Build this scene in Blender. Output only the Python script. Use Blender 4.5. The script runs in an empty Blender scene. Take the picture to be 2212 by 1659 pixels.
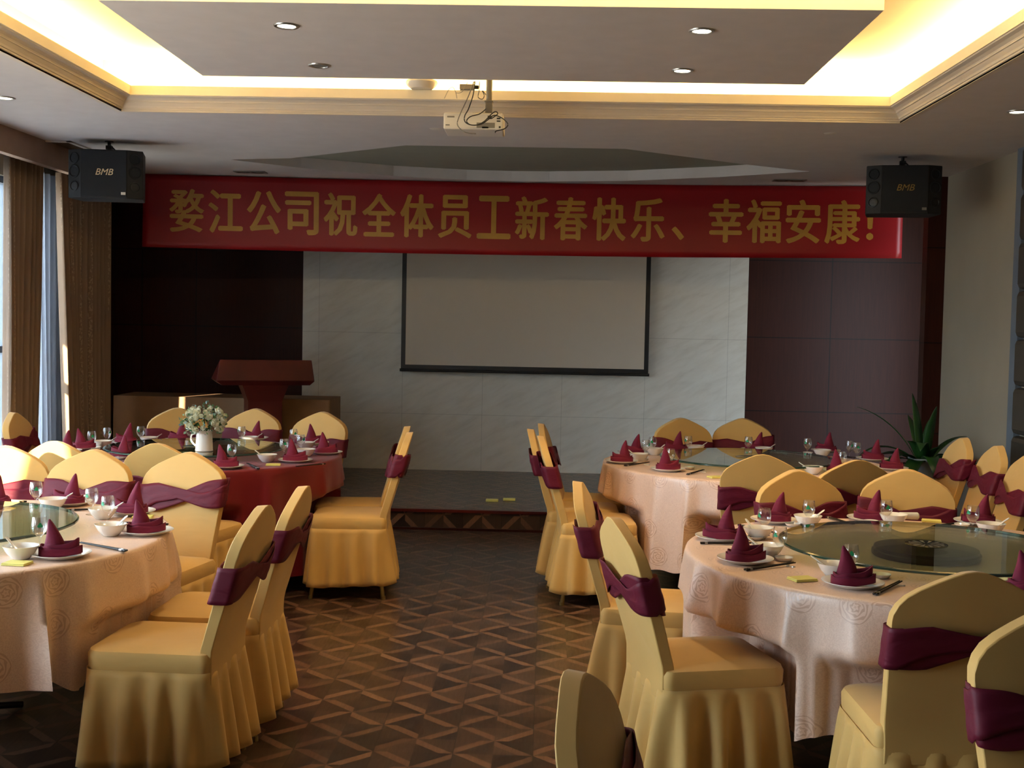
import bpy, bmesh, math, random
from mathutils import Vector, Matrix, noise
random.seed(7)
SC = bpy.context.scene
COL = SC.collection
PI = math.pi
# ------------------------------------------------------------------ camera
FPX, PITCH, YAW, ROLL, CAMH = 2629.0, 0.05008, 0.02736, 0.01996, 1.6
cy_, sy_, cp_, sp_ = math.cos(YAW), math.sin(YAW), math.cos(PITCH), math.sin(PITCH)
FW = Vector((-sy_*cp_, cy_*cp_, -sp_)); RT = Vector((cy_, sy_, 0)); UP = RT.cross(FW)
R2 = math.cos(ROLL)*RT + math.sin(ROLL)*UP
U2 = -math.sin(ROLL)*RT + math.cos(ROLL)*UP
cam = bpy.data.cameras.new('camera'); cam_o = bpy.data.objects.new('camera', cam); COL.objects.link(cam_o)
cam.sensor_width = 36; cam.sensor_fit = 'HORIZONTAL'; cam.lens = FPX*36/2212; cam.clip_start = .05; cam.clip_end = 200
M = Matrix((R2, U2, -FW)).transposed().to_4x4(); M.translation = Vector((0, 0, CAMH)); cam_o.matrix_world = M
SC.camera = cam_o
def onz(x, y, z):
    d = FW + (x-1106)/FPX*R2 - (y-829.5)/FPX*U2
    t = (z-CAMH)/d.z; return Vector((d.x*t, d.y*t, z))
def ony(x, y, Y):
    d = FW + (x-1106)/FPX*R2 - (y-829.5)/FPX*U2
    t = Y/d.y; return Vector((d.x*t, Y, CAMH+d.z*t))
# ------------------------------------------------------------------ light, exposure
SC.view_settings.view_transform = 'Standard'; SC.view_settings.look = 'None'
SC.view_settings.exposure = -0.33; SC.view_settings.gamma = 1
W = bpy.data.worlds.new('sky'); SC.world = W; W.use_nodes = True
_t = W.node_tree; _g = _t.nodes.new('ShaderNodeTexCoord'); _s = _t.nodes.new('ShaderNodeSeparateXYZ'); _r = _t.nodes.new('ShaderNodeValToRGB')
_t.links.new(_g.outputs['Generated'], _s.inputs[0]); _t.links.new(_s.outputs[2], _r.inputs[0]); _t.links.new(_r.outputs[0], _t.nodes['Background'].inputs[0])
_r.color_ramp.elements[0].position = 0; _r.color_ramp.elements[0].color = (.30, .29, .27, 1)      # ground outside
_r.color_ramp.elements[1].position = .03; _r.color_ramp.elements[1].color = (.72, .86, 1, 1)       # pale winter sky
_t.nodes['Background'].inputs[1].default_value = 30
SUN_AZ, SUN_EL = math.radians(19.2), math.radians(12)      # low winter sun, almost along the facade
sun = bpy.data.lights.new('sun', 'SUN'); sun.energy = 75; sun.angle = math.radians(.6); sun.color = (1, .80, .55)
sun_o = bpy.data.objects.new('sun', sun); COL.objects.link(sun_o)
sd = Vector((math.sin(SUN_AZ)*math.cos(SUN_EL), math.cos(SUN_AZ)*math.cos(SUN_EL), -math.sin(SUN_EL)))
sun_o.rotation_euler = sd.to_track_quat('-Z', 'Y').to_euler(); sun_o.location = (-20, -30, 12)
WINS = [(1.1, 2.3), (3.05, 5.4), (6.0, 9.15)]
WX, WZ0, WZ1 = -4.05, .35, 2.62
def area(name, loc, sx, sy, rot, energy, col, portal=False):
    l = bpy.data.lights.new(name, 'AREA'); l.shape = 'RECTANGLE'; l.size = sx; l.size_y = sy; l.energy = energy; l.color = col
    o = bpy.data.objects.new(name, l); COL.objects.link(o); o.location = loc; o.rotation_euler = rot
    if portal: l.cycles.is_portal = True
    return o
for a, b in WINS:
    area('window_portal', (WX-.12, (a+b)/2, (WZ0+WZ1)/2), b-a, WZ1-WZ0, Vector((1, 0, 0)).to_track_quat('-Z', 'Z').to_euler(), 1, (1, 1, 1), True)
# ------------------------------------------------------------------ materials
def srgb(r, g, b):
    f = lambda c: (c/255/12.92) if c/255 <= .04045 else ((c/255+.055)/1.055)**2.4
    return (f(r), f(g), f(b), 1)
class NT:
    def __init__(s, name):
        s.m = bpy.data.materials.new(name); s.m.use_nodes = True; s.t = s.m.node_tree; s.t.nodes.clear()
        s.out = s.n('ShaderNodeOutputMaterial')
    def n(s, typ, **kw):
        q = s.t.nodes.new(typ)
        for k, v in kw.items(): setattr(q, k, v)
        return q
    def l(s, a, b): s.t.links.new(a, b)
    def val(s, sock, v):
        if hasattr(v, 'is_output') or isinstance(v, bpy.types.NodeSocket): s.l(v, sock)
        else: sock.default_value = v
    def math(s, op, a, b=0, c=0):
        q = s.n('ShaderNodeMath', operation=op)
        s.val(q.inputs[0], a); s.val(q.inputs[1], b); s.val(q.inputs[2], c); return q.outputs[0]
    def mix(s, f, a, b):
        q = s.n('ShaderNodeMix', data_type='RGBA'); s.val(q.inputs[0], f); s.val(q.inputs[6], a); s.val(q.inputs[7], b); return q.outputs[2]
    def ramp(s, f, pts):
        q = s.n('ShaderNodeValToRGB'); e = q.color_ramp.elements
        while len(e) < len(pts): e.new(.5)
        for i, (p, c) in enumerate(pts): e[i].position = p; e[i].color = c
        s.val(q.inputs[0], f); return q.outputs[0]
    def coord(s, which='Object', scale=(1, 1, 1), rot=(0, 0, 0)):
        c = s.n('ShaderNodeTexCoord'); mp = s.n('ShaderNodeMapping'); mp.inputs['Scale'].default_value = scale; mp.inputs['Rotation'].default_value = rot
        s.l(c.outputs[which], mp.inputs[0]); return mp.outputs[0]
    def noise(s, v, scale, detail=2, rough=.5, dist=0):
        q = s.n('ShaderNodeTexNoise'); s.l(v, q.inputs['Vector']); q.inputs['Scale'].default_value = scale
        q.inputs['Detail'].default_value = detail; q.inputs['Roughness'].default_value = rough; q.inputs['Distortion'].default_value = dist
        return q.outputs['Fac']
    def bsdf(s, col, rough=.5, metal=0, spec=.5, bump=None, bstr=.2, bdist=.01, **kw):
        q = s.n('ShaderNodeBsdfPrincipled'); s.val(q.inputs['Base Color'], col); s.val(q.inputs['Roughness'], rough)
        s.val(q.inputs['Metallic'], metal); s.val(q.inputs['Specular IOR Level'], spec)
        for k, v in kw.items(): s.val(q.inputs[k.replace('_', ' ')], v)
        if bump is not None:
            b = s.n('ShaderNodeBump'); s.val(b.inputs['Strength'], bstr); s.val(b.inputs['Distance'], bdist); s.l(bump, b.inputs['Height']); s.l(b.outputs[0], q.inputs['Normal'])
        s.l(q.outputs[0], s.out.inputs[0]); return q
MT = {}
def simple(name, col, rough=.5, metal=0, spec=.5, var=.08, scale=8, bstr=.1, bscale=60, **kw):
    t = NT(name); v = t.coord(); nz = t.noise(v, scale, 3)
    dark = tuple(c*(1-var) for c in col[:3])+(1,); lite = tuple(min(1, c*(1+var)) for c in col[:3])+(1,)
    t.bsdf(t.ramp(nz, [(.3, dark), (.7, lite)]), rough, metal, spec, bump=t.noise(v, bscale, 2), bstr=bstr, bdist=.002, **kw)
    MT[name] = t.m; return t.m
def fabric(name, col, rough=.75, wr=.35, wscale=5, sheen=.15, spec=.3):
    t = NT(name); v = t.coord('Object'); nz = t.noise(v, 3, 3)
    w = t.noise(t.coord('Object', (1, 1, 2.2), (.3, .5, .2)), wscale, 2, .5, .8); f = t.noise(v, 900, 1)
    h = t.math('ADD', t.math('MULTIPLY', w, 1.0), t.math('MULTIPLY', f, .012))
    dark = tuple(c*.9 for c in col[:3])+(1,)
    t.bsdf(t.ramp(nz, [(.3, dark), (.7, col)]), rough, 0, spec, bump=h, bstr=wr, bdist=.02, Sheen_Weight=sheen, Sheen_Roughness=.5)
    MT[name] = t.m; return t.m
fabric('gold', srgb(212, 170, 98), .62, .18)
fabric('burgundy', srgb(94, 12, 36), .6, .3, 9, 0)
fabric('napkin', srgb(112, 20, 50), .75, .2, 14, .05)
fabric('maroon_cloth', srgb(112, 12, 26), .5, .15, 3)
simple('ceiling', srgb(204, 198, 194), .8, var=.03, bstr=.02)
simple('tray_white', srgb(240, 228, 200), .7, var=.02, bstr=.02)
simple('crown', srgb(206, 196, 180), .6, var=.02, bstr=.02)
simple('pelmet', srgb(158, 132, 112), .7)
simple('beige_wall', srgb(150, 140, 122), .75, var=.05, scale=2)
simple('ceramic', srgb(238, 234, 226), .18, var=.02, bstr=.0, Coat_Weight=.4)
simple('black', srgb(16, 16, 17), .5)
simple('speaker_grille', srgb(18, 21, 25), .8, bstr=.5, bscale=700)
simple('speaker_wood', srgb(22, 22, 22), .7, bstr=.4, bscale=300)
simple('chop', srgb(26, 17, 14), .5, spec=.3)
simple('silver', srgb(190, 186, 180), .3, .9)
simple('brass', srgb(150, 130, 84), .35, .9)
simple('packet', srgb(226, 216, 120), .5)
simple('green_print', srgb(20, 140, 90), .4)
simple('podium_wood', srgb(74, 22, 16), .4, spec=.25, var=.25, scale=5)
simple('brown_drape', srgb(150, 116, 84), .8, var=.1)
simple('white_plastic', srgb(214, 208, 196), .45, var=.02)
simple('grey_plastic', srgb(120, 116, 108), .5)
simple('cable', srgb(30, 27, 24), .5)
simple('grey_trim', srgb(96, 106, 118), .5)
simple("leaf", srgb(32, 72, 28), .4, var=.3)
simple('leaf_light', srgb(90, 124, 84), .5, var=.3)
simple('leaf_blue', srgb(110, 146, 150), .5, var=.2)
simple('petal', srgb(236, 236, 214), .6, var=.05)
simple('pot', srgb(196, 202, 204), .3, var=.08)
simple('recess_top', srgb(150, 150, 134), .85, var=.02)  # recess top, darker grey-olive than the rest of the ceiling
simple('soil', srgb(30, 24, 18), .9)
simple('screen_white', srgb(196, 184, 166), .85, var=.01, bstr=0)
simple('lettering', srgb(168, 120, 38), .35, var=.15, scale=4, Sheen_Weight=.2)
simple('table_wood', srgb(40, 26, 20), .6)
simple('pad_dark', srgb(58, 52, 44), .55, bstr=.3, bscale=200)
simple('exterior', srgb(205, 204, 200), .9)
simple('grille', srgb(110, 84, 52), .6)
simple('logo_lit', srgb(226, 204, 160), .4)
simple('cloud_white', srgb(225, 228, 225), .5)
def tint(name, r, g, b): return simple(name, srgb(r, g, b), .4)
def m_floor():
    t = NT('parquet'); c = t.n('ShaderNodeTexCoord'); sx = t.n('ShaderNodeSeparateXYZ'); t.l(c.outputs['UV'], sx.inputs[0])
    S = .1485
    u = t.math('DIVIDE', sx.outputs[0], S); v = t.math('DIVIDE', sx.outputs[1], S)
    iu, iv = t.math('FLOOR', u), t.math('FLOOR', v); fu, fv = t.math('FRACT', u), t.math('FRACT', v)
    par = t.math('FLOORED_MODULO', t.math('ADD', iu, iv), 2)           # 0 / 1
    # signed distance from the lattice diagonal of the cell
    d0 = t.math('SUBTRACT', fu, fv); d1 = t.math('SUBTRACT', t.math('ADD', fu, fv), 1)
    dm = t.n('ShaderNodeMix', data_type='FLOAT'); t.l(par, dm.inputs[0]); t.l(d0, dm.inputs[2]); t.l(d1, dm.inputs[3]); d = dm.outputs[0]
    def rnd(k, extra=None):
        cb = t.n('ShaderNodeCombineXYZ'); t.l(iu, cb.inputs[0]); t.l(iv, cb.inputs[1]); cb.inputs[2].default_value = k
        if extra is not None:
            t.l(extra, cb.inputs[2])
        w = t.n('ShaderNodeTexWhiteNoise', noise_dimensions='3D'); t.l(cb.outputs[0], w.inputs['Vector']); return w.outputs['Value']
    # the pale strip lies on one side of the diagonal, side alternating by column pair
    side = t.math('FLOORED_MODULO', iv, 2); sgn = t.math('SUBTRACT', t.math('MULTIPLY', side, 2), 1)
    ds = t.math('MULTIPLY', d, sgn)
    band = t.math('MULTIPLY', t.math('GREATER_THAN', ds, 0), t.math('LESS_THAN', ds, .36))
    tri = t.math('GREATER_THAN', d, 0)
    rt_ = rnd(0, t.math('ADD', tri, 3)); rb = rnd(11)
    stretch = t.n('ShaderNodeMapping'); stretch.inputs['Scale'].default_value = (1, .12, 1); t.l(c.outputs['UV'], stretch.inputs[0])
    gr = t.noise(stretch.outputs[0], 90, 3, .6)
    trc = t.ramp(rt_, [(0, srgb(40, 27, 22)), (.45, srgb(60, 43, 34)), (1, srgb(84, 62, 50))])
    bc = t.ramp(rb, [(0, srgb(102, 74, 58)), (1, srgb(136, 100, 78))])
    col = t.mix(band, trc, bc)
    col = t.mix(t.math('MULTIPLY', gr, .55), col, srgb(30, 18, 12))
    # thin joints
    j = t.math('MAXIMUM', t.math('LESS_THAN', t.math('ABSOLUTE', t.math('SUBTRACT', fu, .5)), 9), 0)
    eu = t.math('MINIMUM', fu, t.math('SUBTRACT', 1, fu))
    line = t.math('MULTIPLY', t.math('LESS_THAN', eu, .015), t.math('LESS_THAN', t.math('FLOORED_MODULO', t.math('ADD', iu, t.math('GREATER_THAN', fu, .5)), 2), .5))
    col = t.mix(t.math('MULTIPLY', line, .7), col, srgb(22, 13, 10))
    t.bsdf(col, t.math('ADD', .26, t.math('MULTIPLY', gr, .14)), 0, .5, bump=gr, bstr=.1, bdist=.001, Coat_Weight=.2, Coat_Roughness=.2)
    MT['parquet'] = t.m
m_floor()
def m_wood(name, base, dark, seams_x, seams_z):
    t = NT(name); c = t.n('ShaderNodeTexCoord'); sx = t.n('ShaderNodeSeparateXYZ'); t.l(c.outputs['Object'], sx.inputs[0])
    g = t.noise(t.coord('Object', (1, 1, .05)), 60, 4, .6); g2 = t.noise(t.coord('Object', (1, 1, .2)), 6, 2)
    col = t.mix(g, dark, base); col = t.mix(t.math('MULTIPLY', g2, .3), col, dark)
    for ax, ss in ((0, seams_x), (2, seams_z)):
        for s in ss:
            ln = t.math('LESS_THAN', t.math('ABSOLUTE', t.math('SUBTRACT', sx.outputs[ax], s)), .004)
            col = t.mix(ln, col, (.004, .002, .002, 1))
    t.bsdf(col, .45, 0, .16, bump=g, bstr=.05, bdist=.002); MT[name] = t.m
m_wood('wall_wood', srgb(70, 29, 17), srgb(34, 14, 9), [-3.42, -3.95, 2.73], [.80, 1.51, 2.25])
def m_marble():
    t = NT('marble'); c = t.n('ShaderNodeTexCoord'); sx = t.n('ShaderNodeSeparateXYZ'); t.l(c.outputs['Object'], sx.inputs[0])
    v = t.coord('Object', (1, 1, 1), (0, math.radians(28), 0)); mp = t.n('ShaderNodeMapping'); mp.inputs['Scale'].default_value = (.7, 1, 3); t.l(v, mp.inputs[0])
    a = t.noise(mp.outputs[0], 5, 5, .6, .4); b = t.noise(t.coord(), .8, 2)
    col = t.ramp(a, [(.25, srgb(206, 200, 186)), (.5, srgb(219, 214, 201)), (.75, srgb(226, 222, 210))])
    col = t.mix(t.math('MULTIPLY', b, .25), col, srgb(150, 148, 140))
    for ax, ss in ((0, [-2.21, -1.39, -.61, .16, .96, 1.75]), (2, [.70, 1.48, 2.26])):
        for s in ss:
            ln = t.math('LESS_THAN', t.math('ABSOLUTE', t.math('SUBTRACT', sx.outputs[ax], s)), .002)
            col = t.mix(t.math('MULTIPLY', ln, .35), col, srgb(90, 84, 76))
    t.bsdf(col, .16, 0, .5, bump=t.noise(t.coord(), 3, 2), bstr=.03, bdist=.01); MT['marble'] = t.m
m_marble()
def m_damask(name, base, shine):
    t = NT(name); c = t.n('ShaderNodeTexCoord'); v = c.outputs['UV']
    vo = t.n('ShaderNodeTexVoronoi', feature='F1', voronoi_dimensions='2D'); vo.inputs['Scale'].default_value = 4.6; vo.inputs['Randomness'].default_value = .55; t.l(v, vo.inputs['Vector'])
    nz = t.noise(v, 22, 2, .5); dist = t.math('ADD', vo.outputs['Distance'], t.math('MULTIPLY', t.math('SUBTRACT', nz, .5), .30))
    sub = t.n('ShaderNodeVectorMath', operation='SUBTRACT'); t.l(v, sub.inputs[0]); t.l(vo.outputs['Position'], sub.inputs[1])
    sp = t.n('ShaderNodeSeparateXYZ'); t.l(sub.outputs[0], sp.inputs[0]); ang = t.math('ARCTAN2', sp.outputs[1], sp.outputs[0])
    pet = t.math('ABSOLUTE', t.math('SINE', t.math('ADD', t.math('MULTIPLY', ang, 2.5), t.math('MULTIPLY', vo.outputs['Distance'], 26))))
    rings = t.math('GREATER_THAN', t.math('SINE', t.math('ADD', t.math('MULTIPLY', vo.outputs['Distance'], 105), t.math('MULTIPLY', pet, 2.6))), .15)
    rose = t.math('LESS_THAN', vo.outputs['Distance'], .25)
    w = t.n('ShaderNodeTexWave'); w.inputs['Scale'].default_value = 22; w.inputs['Distortion'].default_value = 22; w.inputs['Detail'].default_value = 2; w.inputs['Detail Scale'].default_value = 2.2; t.l(v, w.inputs['Vector'])
    swirl = t.math('MULTIPLY', t.math('GREATER_THAN', w.outputs['Fac'], .55), .4)
    mk = t.n('ShaderNodeMix', data_type='FLOAT'); t.l(rose, mk.inputs[0]); t.l(swirl, mk.inputs[2]); t.l(rings, mk.inputs[3]); k = mk.outputs[0]
    col = t.mix(k, base, shine)
    t.bsdf(col, t.math('SUBTRACT', .44, t.math('MULTIPLY', k, .14)), 0, .8, bump=t.math('ADD', t.math('MULTIPLY', k, .05), t.noise(v, 4, 2, .5, .8)), bstr=.16, bdist=.012, Sheen_Weight=.1)
    MT[name] = t.m
m_damask('peach_cloth', srgb(228, 195, 172), srgb(204, 164, 139))
def m_curtain():
    t = NT('curtain'); v = t.coord('UV'); s1 = t.noise(t.coord('UV', (150, 120, 1)), 1, 1); st = t.noise(t.coord('UV', (34, .9, 1)), 1, 1)
    k = t.math('MULTIPLY', t.math('GREATER_THAN', s1, .53), t.math('GREATER_THAN', st, .55))
    col = t.mix(t.math('MULTIPLY', k, .5), srgb(142, 120, 100), srgb(190, 168, 142))
    t.bsdf(col, .7, 0, .3, bump=t.noise(v, 200, 1), bstr=.1, bdist=.001); MT['curtain'] = t.m
m_curtain()
def m_sheer():
    t = NT('sheer'); a = t.n('ShaderNodeBsdfTransparent'); b = t.n('ShaderNodeBsdfTranslucent'); d = t.n('ShaderNodeBsdfDiffuse')
    k = t.noise(t.coord('UV', (30, 12, 1)), 1, 2)
    for q in (b, d): q.inputs[0].default_value = (.42, .46, .54, 1)
    m1 = t.n('ShaderNodeMixShader'); m1.inputs[0].default_value = .4; t.l(b.outputs[0], m1.inputs[1]); t.l(d.outputs[0], m1.inputs[2])
    m2 = t.n('ShaderNodeMixShader'); t.l(t.math('ADD', .62, t.math('MULTIPLY', k, .3)), m2.inputs[0]); t.l(a.outputs[0], m2.inputs[1]); t.l(m1.outputs[0], m2.inputs[2])
    t.l(m2.outputs[0], t.out.inputs[0]); MT['sheer'] = t.m
m_sheer()
def m_thin(name, tr, ior, rough=.0, gcol=(1, 1, 1, 1)):
    t = NT(name); a = t.n('ShaderNodeBsdfTransparent'); a.inputs[0].default_value = tr
    g = t.n('ShaderNodeBsdfGlossy'); g.inputs['Roughness'].default_value = rough; g.inputs[0].default_value = gcol
    lw = t.n('ShaderNodeLayerWeight'); lw.inputs[0].default_value = .5; f0 = ((ior-1)/(ior+1))**2
    fr = t.math('ADD', f0, t.math('MULTIPLY', 1-f0, t.math('POWER', lw.outputs['Facing'], 5 if ior < 1.6 else 2.4)))
    m = t.n('ShaderNodeMixShader'); t.l(fr, m.inputs[0]); t.l(a.outputs[0], m.inputs[1]); t.l(g.outputs[0], m.inputs[2]); t.l(m.outputs[0], t.out.inputs[0]); MT[name] = t.m
m_thin('goblet_glass', (.97, .98, .98, 1), 1.8)
m_thin('window_glass', (.95, .97, .97, 1), 1.5)
m_thin('turntable_glass', (.80, .87, .76, 1), 1.5)
def emis(name, col, s):
    t = NT(name); e = t.n('ShaderNodeEmission'); e.inputs[0].default_value = col; e.inputs[1].default_value = s; t.l(e.outputs[0], t.out.inputs[0]); MT[name] = t.m
emis('lamp_on', (1, .9, .68, 1), 14); emis('led_strip', (1, .72, .30, 1), 6)
def m_banner():
    t = NT('banner'); nz = t.noise(t.coord('UV', (2, .6, 1)), 3, 2)
    t.bsdf(t.ramp(nz, [(.3, srgb(128, 7, 13)), (.7, srgb(140, 9, 15))]), .42, 0, .4, bump=t.noise(t.coord('UV'), 1.3, 2), bstr=.3, bdist=.03); MT['banner'] = t.m
m_banner()
# ------------------------------------------------------------------ mesh helpers
def tag(o, label=None, cat=None, group=None, kind=None):
    if label: o['label'] = label
    if cat: o['category'] = cat
    if group: o['group'] = group
    if kind: o['kind'] = kind
    return o
def link(name, me, parent=None, loc=None):
    o = bpy.data.objects.new(name, me); COL.objects.link(o)
    if parent: o.parent = parent
    if loc is not None: o.location = loc
    return o
def fin(name, bm, mat, parent=None, loc=None, smooth=False, sharp=35, bevel=0, mats=None):
    bmesh.ops.recalc_face_normals(bm, faces=bm.faces)
    if smooth:
        for f in bm.faces: f.smooth = True
        for e in bm.edges:
            if len(e.link_faces) == 2 and e.calc_face_angle(0) > math.radians(sharp): e.smooth = False
    me = bpy.data.meshes.new(name); bm.to_mesh(me); bm.free()
    for m in (mats or [mat]): me.materials.append(MT[m])
    o = link(name, me, parent, loc)
    if bevel:
        b = o.modifiers.new('b', 'BEVEL'); b.width = bevel; b.segments = 2; b.limit_method = 'ANGLE'; b.angle_limit = math.radians(40)
    return o
def empty(name, loc, rz=0):
    o = bpy.data.objects.new(name, None); COL.objects.link(o); o.location = loc; o.rotation_euler = (0, 0, rz); o.empty_display_size = .1; return o
def copy_tree(o, parent=None):
    c = o.copy(); COL.objects.link(c); c.parent = parent
    for ch in list(o.children): copy_tree(ch, c)
    return c
def box(bm, x0, x1, y0, y1, z0, z1, mi=0, skip=''):
    v = [bm.verts.new((x, y, z)) for z in (z0, z1) for y in (y0, y1) for x in (x0, x1)]
    F = {'b': (0, 2, 3, 1), 't': (4, 5, 7, 6), 'f': (0, 1, 5, 4), 'k': (2, 6, 7, 3), 'l': (0, 4, 6, 2), 'r': (1, 3, 7, 5)}
    for k, q in F.items():
        if k not in skip: bm.faces.new([v[i] for i in q]).material_index = mi
    return v
def bx(*a, **k):
    bm = bmesh.new(); box(bm, *a, **k); return bm
def lathe(bm, prof, n=24, cx=0, cy=0, cz=0, cap=True):
    rings = []
    for r, z in prof:
        rings.append([bm.verts.new((cx+r*math.cos(2*PI*i/n), cy+r*math.sin(2*PI*i/n), cz+z)) for i in range(n)] if r > 1e-6 else [bm.verts.new((cx, cy, cz+z))])
    for a, b in zip(rings, rings[1:]):
        for i in range(n):
            j = (i+1) % n
            if len(a) == 1 and len(b) == 1: continue
            if len(a) == 1: bm.faces.new((a[0], b[j], b[i]))
            elif len(b) == 1: bm.faces.new((a[i], a[j], b[0]))
            else: bm.faces.new((a[i], a[j], b[j], b[i]))
    if cap:
        for r in (rings[0], rings[-1]):
            if len(r) > 2: bm.faces.new(r)
    return rings
def loft(bm, rings, close=True, cap=True):
    R = [[bm.verts.new(p) for p in r] for r in rings]; n = len(R[0])
    for a, b in zip(R, R[1:]):
        for i in range(n if close else n-1):
            j = (i+1) % n; bm.faces.new((a[i], a[j], b[j], b[i]))
    if cap and close: bm.faces.new(R[0]); bm.faces.new(R[-1])
    return R
def tube(bm, pts, rad, n=8, cap=True, flat=1.0):
    pts = [Vector(p) for p in pts]; rings = []; up = Vector((0, 0, 1))
    for i, p in enumerate(pts):
        t = (pts[min(i+1, len(pts)-1)]-pts[max(i-1, 0)]).normalized()
        a = t.cross(up)
        if a.length < .05: a = t.cross(Vector((1, 0, 0)))
        a.normalize(); b = t.cross(a); r = rad[i] if isinstance(rad, (list, tuple)) else rad
        rings.append([p+r*(math.cos(2*PI*k/n)*a+flat*math.sin(2*PI*k/n)*b) for k in range(n)])
    return loft(bm, rings, True, cap)
def spline(pts, k=6):
    pts = [Vector(p) for p in pts]; P = [pts[0]]+pts+[pts[-1]]; out = []
    for i in range(1, len(P)-2):
        for s in range(k):
            t = s/k; a, b, c, d = P[i-1], P[i], P[i+1], P[i+2]
            out.append(.5*((2*b)+(c-a)*t+(2*a-5*b+4*c-d)*t*t+(-a+3*b-3*c+d)*t**3))
    out.append(pts[-1]); return out
def struct(name, bm, mat, **k):
    return tag(fin(name, bm, mat, **k), kind='structure')
def uvbox(o, fn):
    me = o.data; u = me.uv_layers.new(name='UVMap')
    for l in me.loops: u.data[l.index].uv = fn(me.vertices[l.vertex_index].co)
def sheet(bm, f, nu, nv, closed=False):
    V = [[bm.verts.new(f(i/nu, j/nv)) for j in range(nv+1)] for i in range(nu if closed else nu+1)]
    uv = bm.loops.layers.uv.verify()
    for i in range(nu):
        a = V[i]; b = V[(i+1) % len(V)]
        for j in range(nv):
            q = bm.faces.new((a[j], b[j], b[j+1], a[j+1]))
            for l, (s, t) in zip(q.loops, ((i, j), (i+1, j), (i+1, j+1), (i, j+1))): l[uv].uv = (s/nu, t/nv)
    return V
def solid(o, th):
    s = o.modifiers.new('s', 'SOLIDIFY'); s.thickness = th; s.offset = 0; return o
# ------------------------------------------------------------------ room shell
ZS = .155                                        # stage height
floor = struct('floor', bx(-4.3, 3.3, -4, 9.28, -.1, 0), 'parquet')
uvbox(floor, lambda c: (c.x+.017, c.y+.02))
# stage: parquet top, parquet riser with nosing and base strip
st = struct('stage_floor', bx(-4.3, 3.9, 9.28, 11.9, -.1, ZS), 'parquet')
me = st.data; u = me.uv_layers.new(name='UVMap')
for pl in me.polygons:
    for li in pl.loop_indices:
        c = me.vertices[me.loops[li].vertex_index].co
        u.data[li].uv = (c.x+.017, c.z+.03) if abs(pl.normal.y) > .5 else (c.x+.017, c.y+.02)
struct('trim_1', bx(-3.5, 3.09, 9.262, 9.30, ZS-.018, ZS+.004), 'podium_wood')
struct('trim_2', bx(-3.5, 3.09, 9.255, 9.28, 0, .018), 'wall_wood')
# back wall of the stage: wood / marble / wood
struct('wall_back_wood', bx(-4.3, -2.37, 11.8, 11.9, 0, 2.9), 'wall_wood')
struct('wall_back_marble', bx(-2.37, 1.93, 11.785, 11.9, 0, 2.9), 'marble')
struct('wall_back_wood_panels', bx(1.93, 3.9, 11.8, 11.9, 0, 2.9), 'wall_wood')
struct('wall_stage_left', bx(-4.3, -4.22, 10.1, 11.8, 0, 2.9), 'wall_wood')
struct('wall_stage_right', bx(3.8, 3.9, 9.6, 11.8, 0, 2.9), 'wall_wood')
struct('wall_right', bx(3.09, 3.3, -4, 9.6, 0, 3.2), 'beige_wall')
struct('pillar_right', bx(2.95, 3.30, 9.6, 9.72, 0, 2.9), 'wall_wood')
struct('wall_front', bx(-4.3, 3.3, -4.1, -4, 0, 3.2), 'wall_wood')
# left wall with window openings
bm = bmesh.new()
box(bm, -4.2, WX, -4, 10.3, 0, WZ0); box(bm, -4.2, WX, -4, 10.3, WZ1, 3.2)
ys = [-4]+[q for w in WINS for q in w]+[10.3]
for i in range(0, len(ys), 2): box(bm, -4.2, WX, ys[i], ys[i+1], WZ0, WZ1)
struct('wall_left', bm, 'beige_wall')
for n, (a, b) in enumerate(WINS):
    bm = bmesh.new(); k = max(1, round((b-a)/1.9)); w = (b-a)/k
    for i in range(k+1):
        yy = a+i*w; box(bm, -4.15, -4.09, max(a, yy-.03), min(b, yy+.03), WZ0, WZ1)
    for zz in (WZ0, 1.30, WZ1-.05): box(bm, -4.15, -4.09, a, b, zz, zz+.05)
    fo = struct('window_%d' % (n+1), bm, 'grey_trim')
    pane = fin('pane', bx(-4.125, -4.12, a, b, WZ0, WZ1), 'window_glass', fo)
# unseen fins added outside to block low sun except through a few gaps
bm = bmesh.new()
y = -6.0
for y in (-3.9, -3.08, -2.26, -1.44, -.80, .0, 1.72, 2.55, 3.38, 4.22, 5.10, 6.0, 7.6, 8.42, 9.24, 10.06):
    box(bm, -4.54, -4.24, y-.03, y+.03, -.2, 3.3)
box(bm, -4.54, -4.24, .0, 1.72, 2.42, 3.3); box(bm, -4.54, -4.24, 6.0, 7.6, 1.92, 3.3)  # added panels stop the sun above the wanted patches
struct('sun_blocker_fins', bm, 'exterior')
# ceiling: low soffit with the tray opening and the bow-shaped recess above the stage
TX0, TX1, TY0, TY1 = -2.53, 2.02, 4.48, 7.17
NEAR = [(-2.43, 9.28), (-1.95, 9.15), (-.99, 8.38), (.51, 8.38), (1.40, 9.05), (1.98, 9.42)]
FAR = [(1.36, 9.86), (.65, 10.22), (0, 10.36), (-.32, 10.38), (-.7, 10.34), (-1.3, 10.15), (-1.98, 9.72)]
rec = NEAR+FAR
def flat_with_hole(bm, outer, inner, z):
    ov = [bm.verts.new((x, y, z)) for x, y in outer]; iv = [bm.verts.new((x, y, z)) for x, y in inner]
    es = [bm.edges.new((L[i], L[(i+1) % len(L)])) for L in (ov, iv) for i in range(len(L))]
    bmesh.ops.triangle_fill(bm, use_beauty=True, use_dissolve=False, edges=es)
bm = bmesh.new()
box(bm, -3.5, TX0, -4, 7.17, 2.8, 2.86); box(bm, TX1, 3.3, -4, 7.17, 2.8, 2.86); box(bm, TX0, TX1, -4, TY0, 2.8, 2.86)
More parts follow.
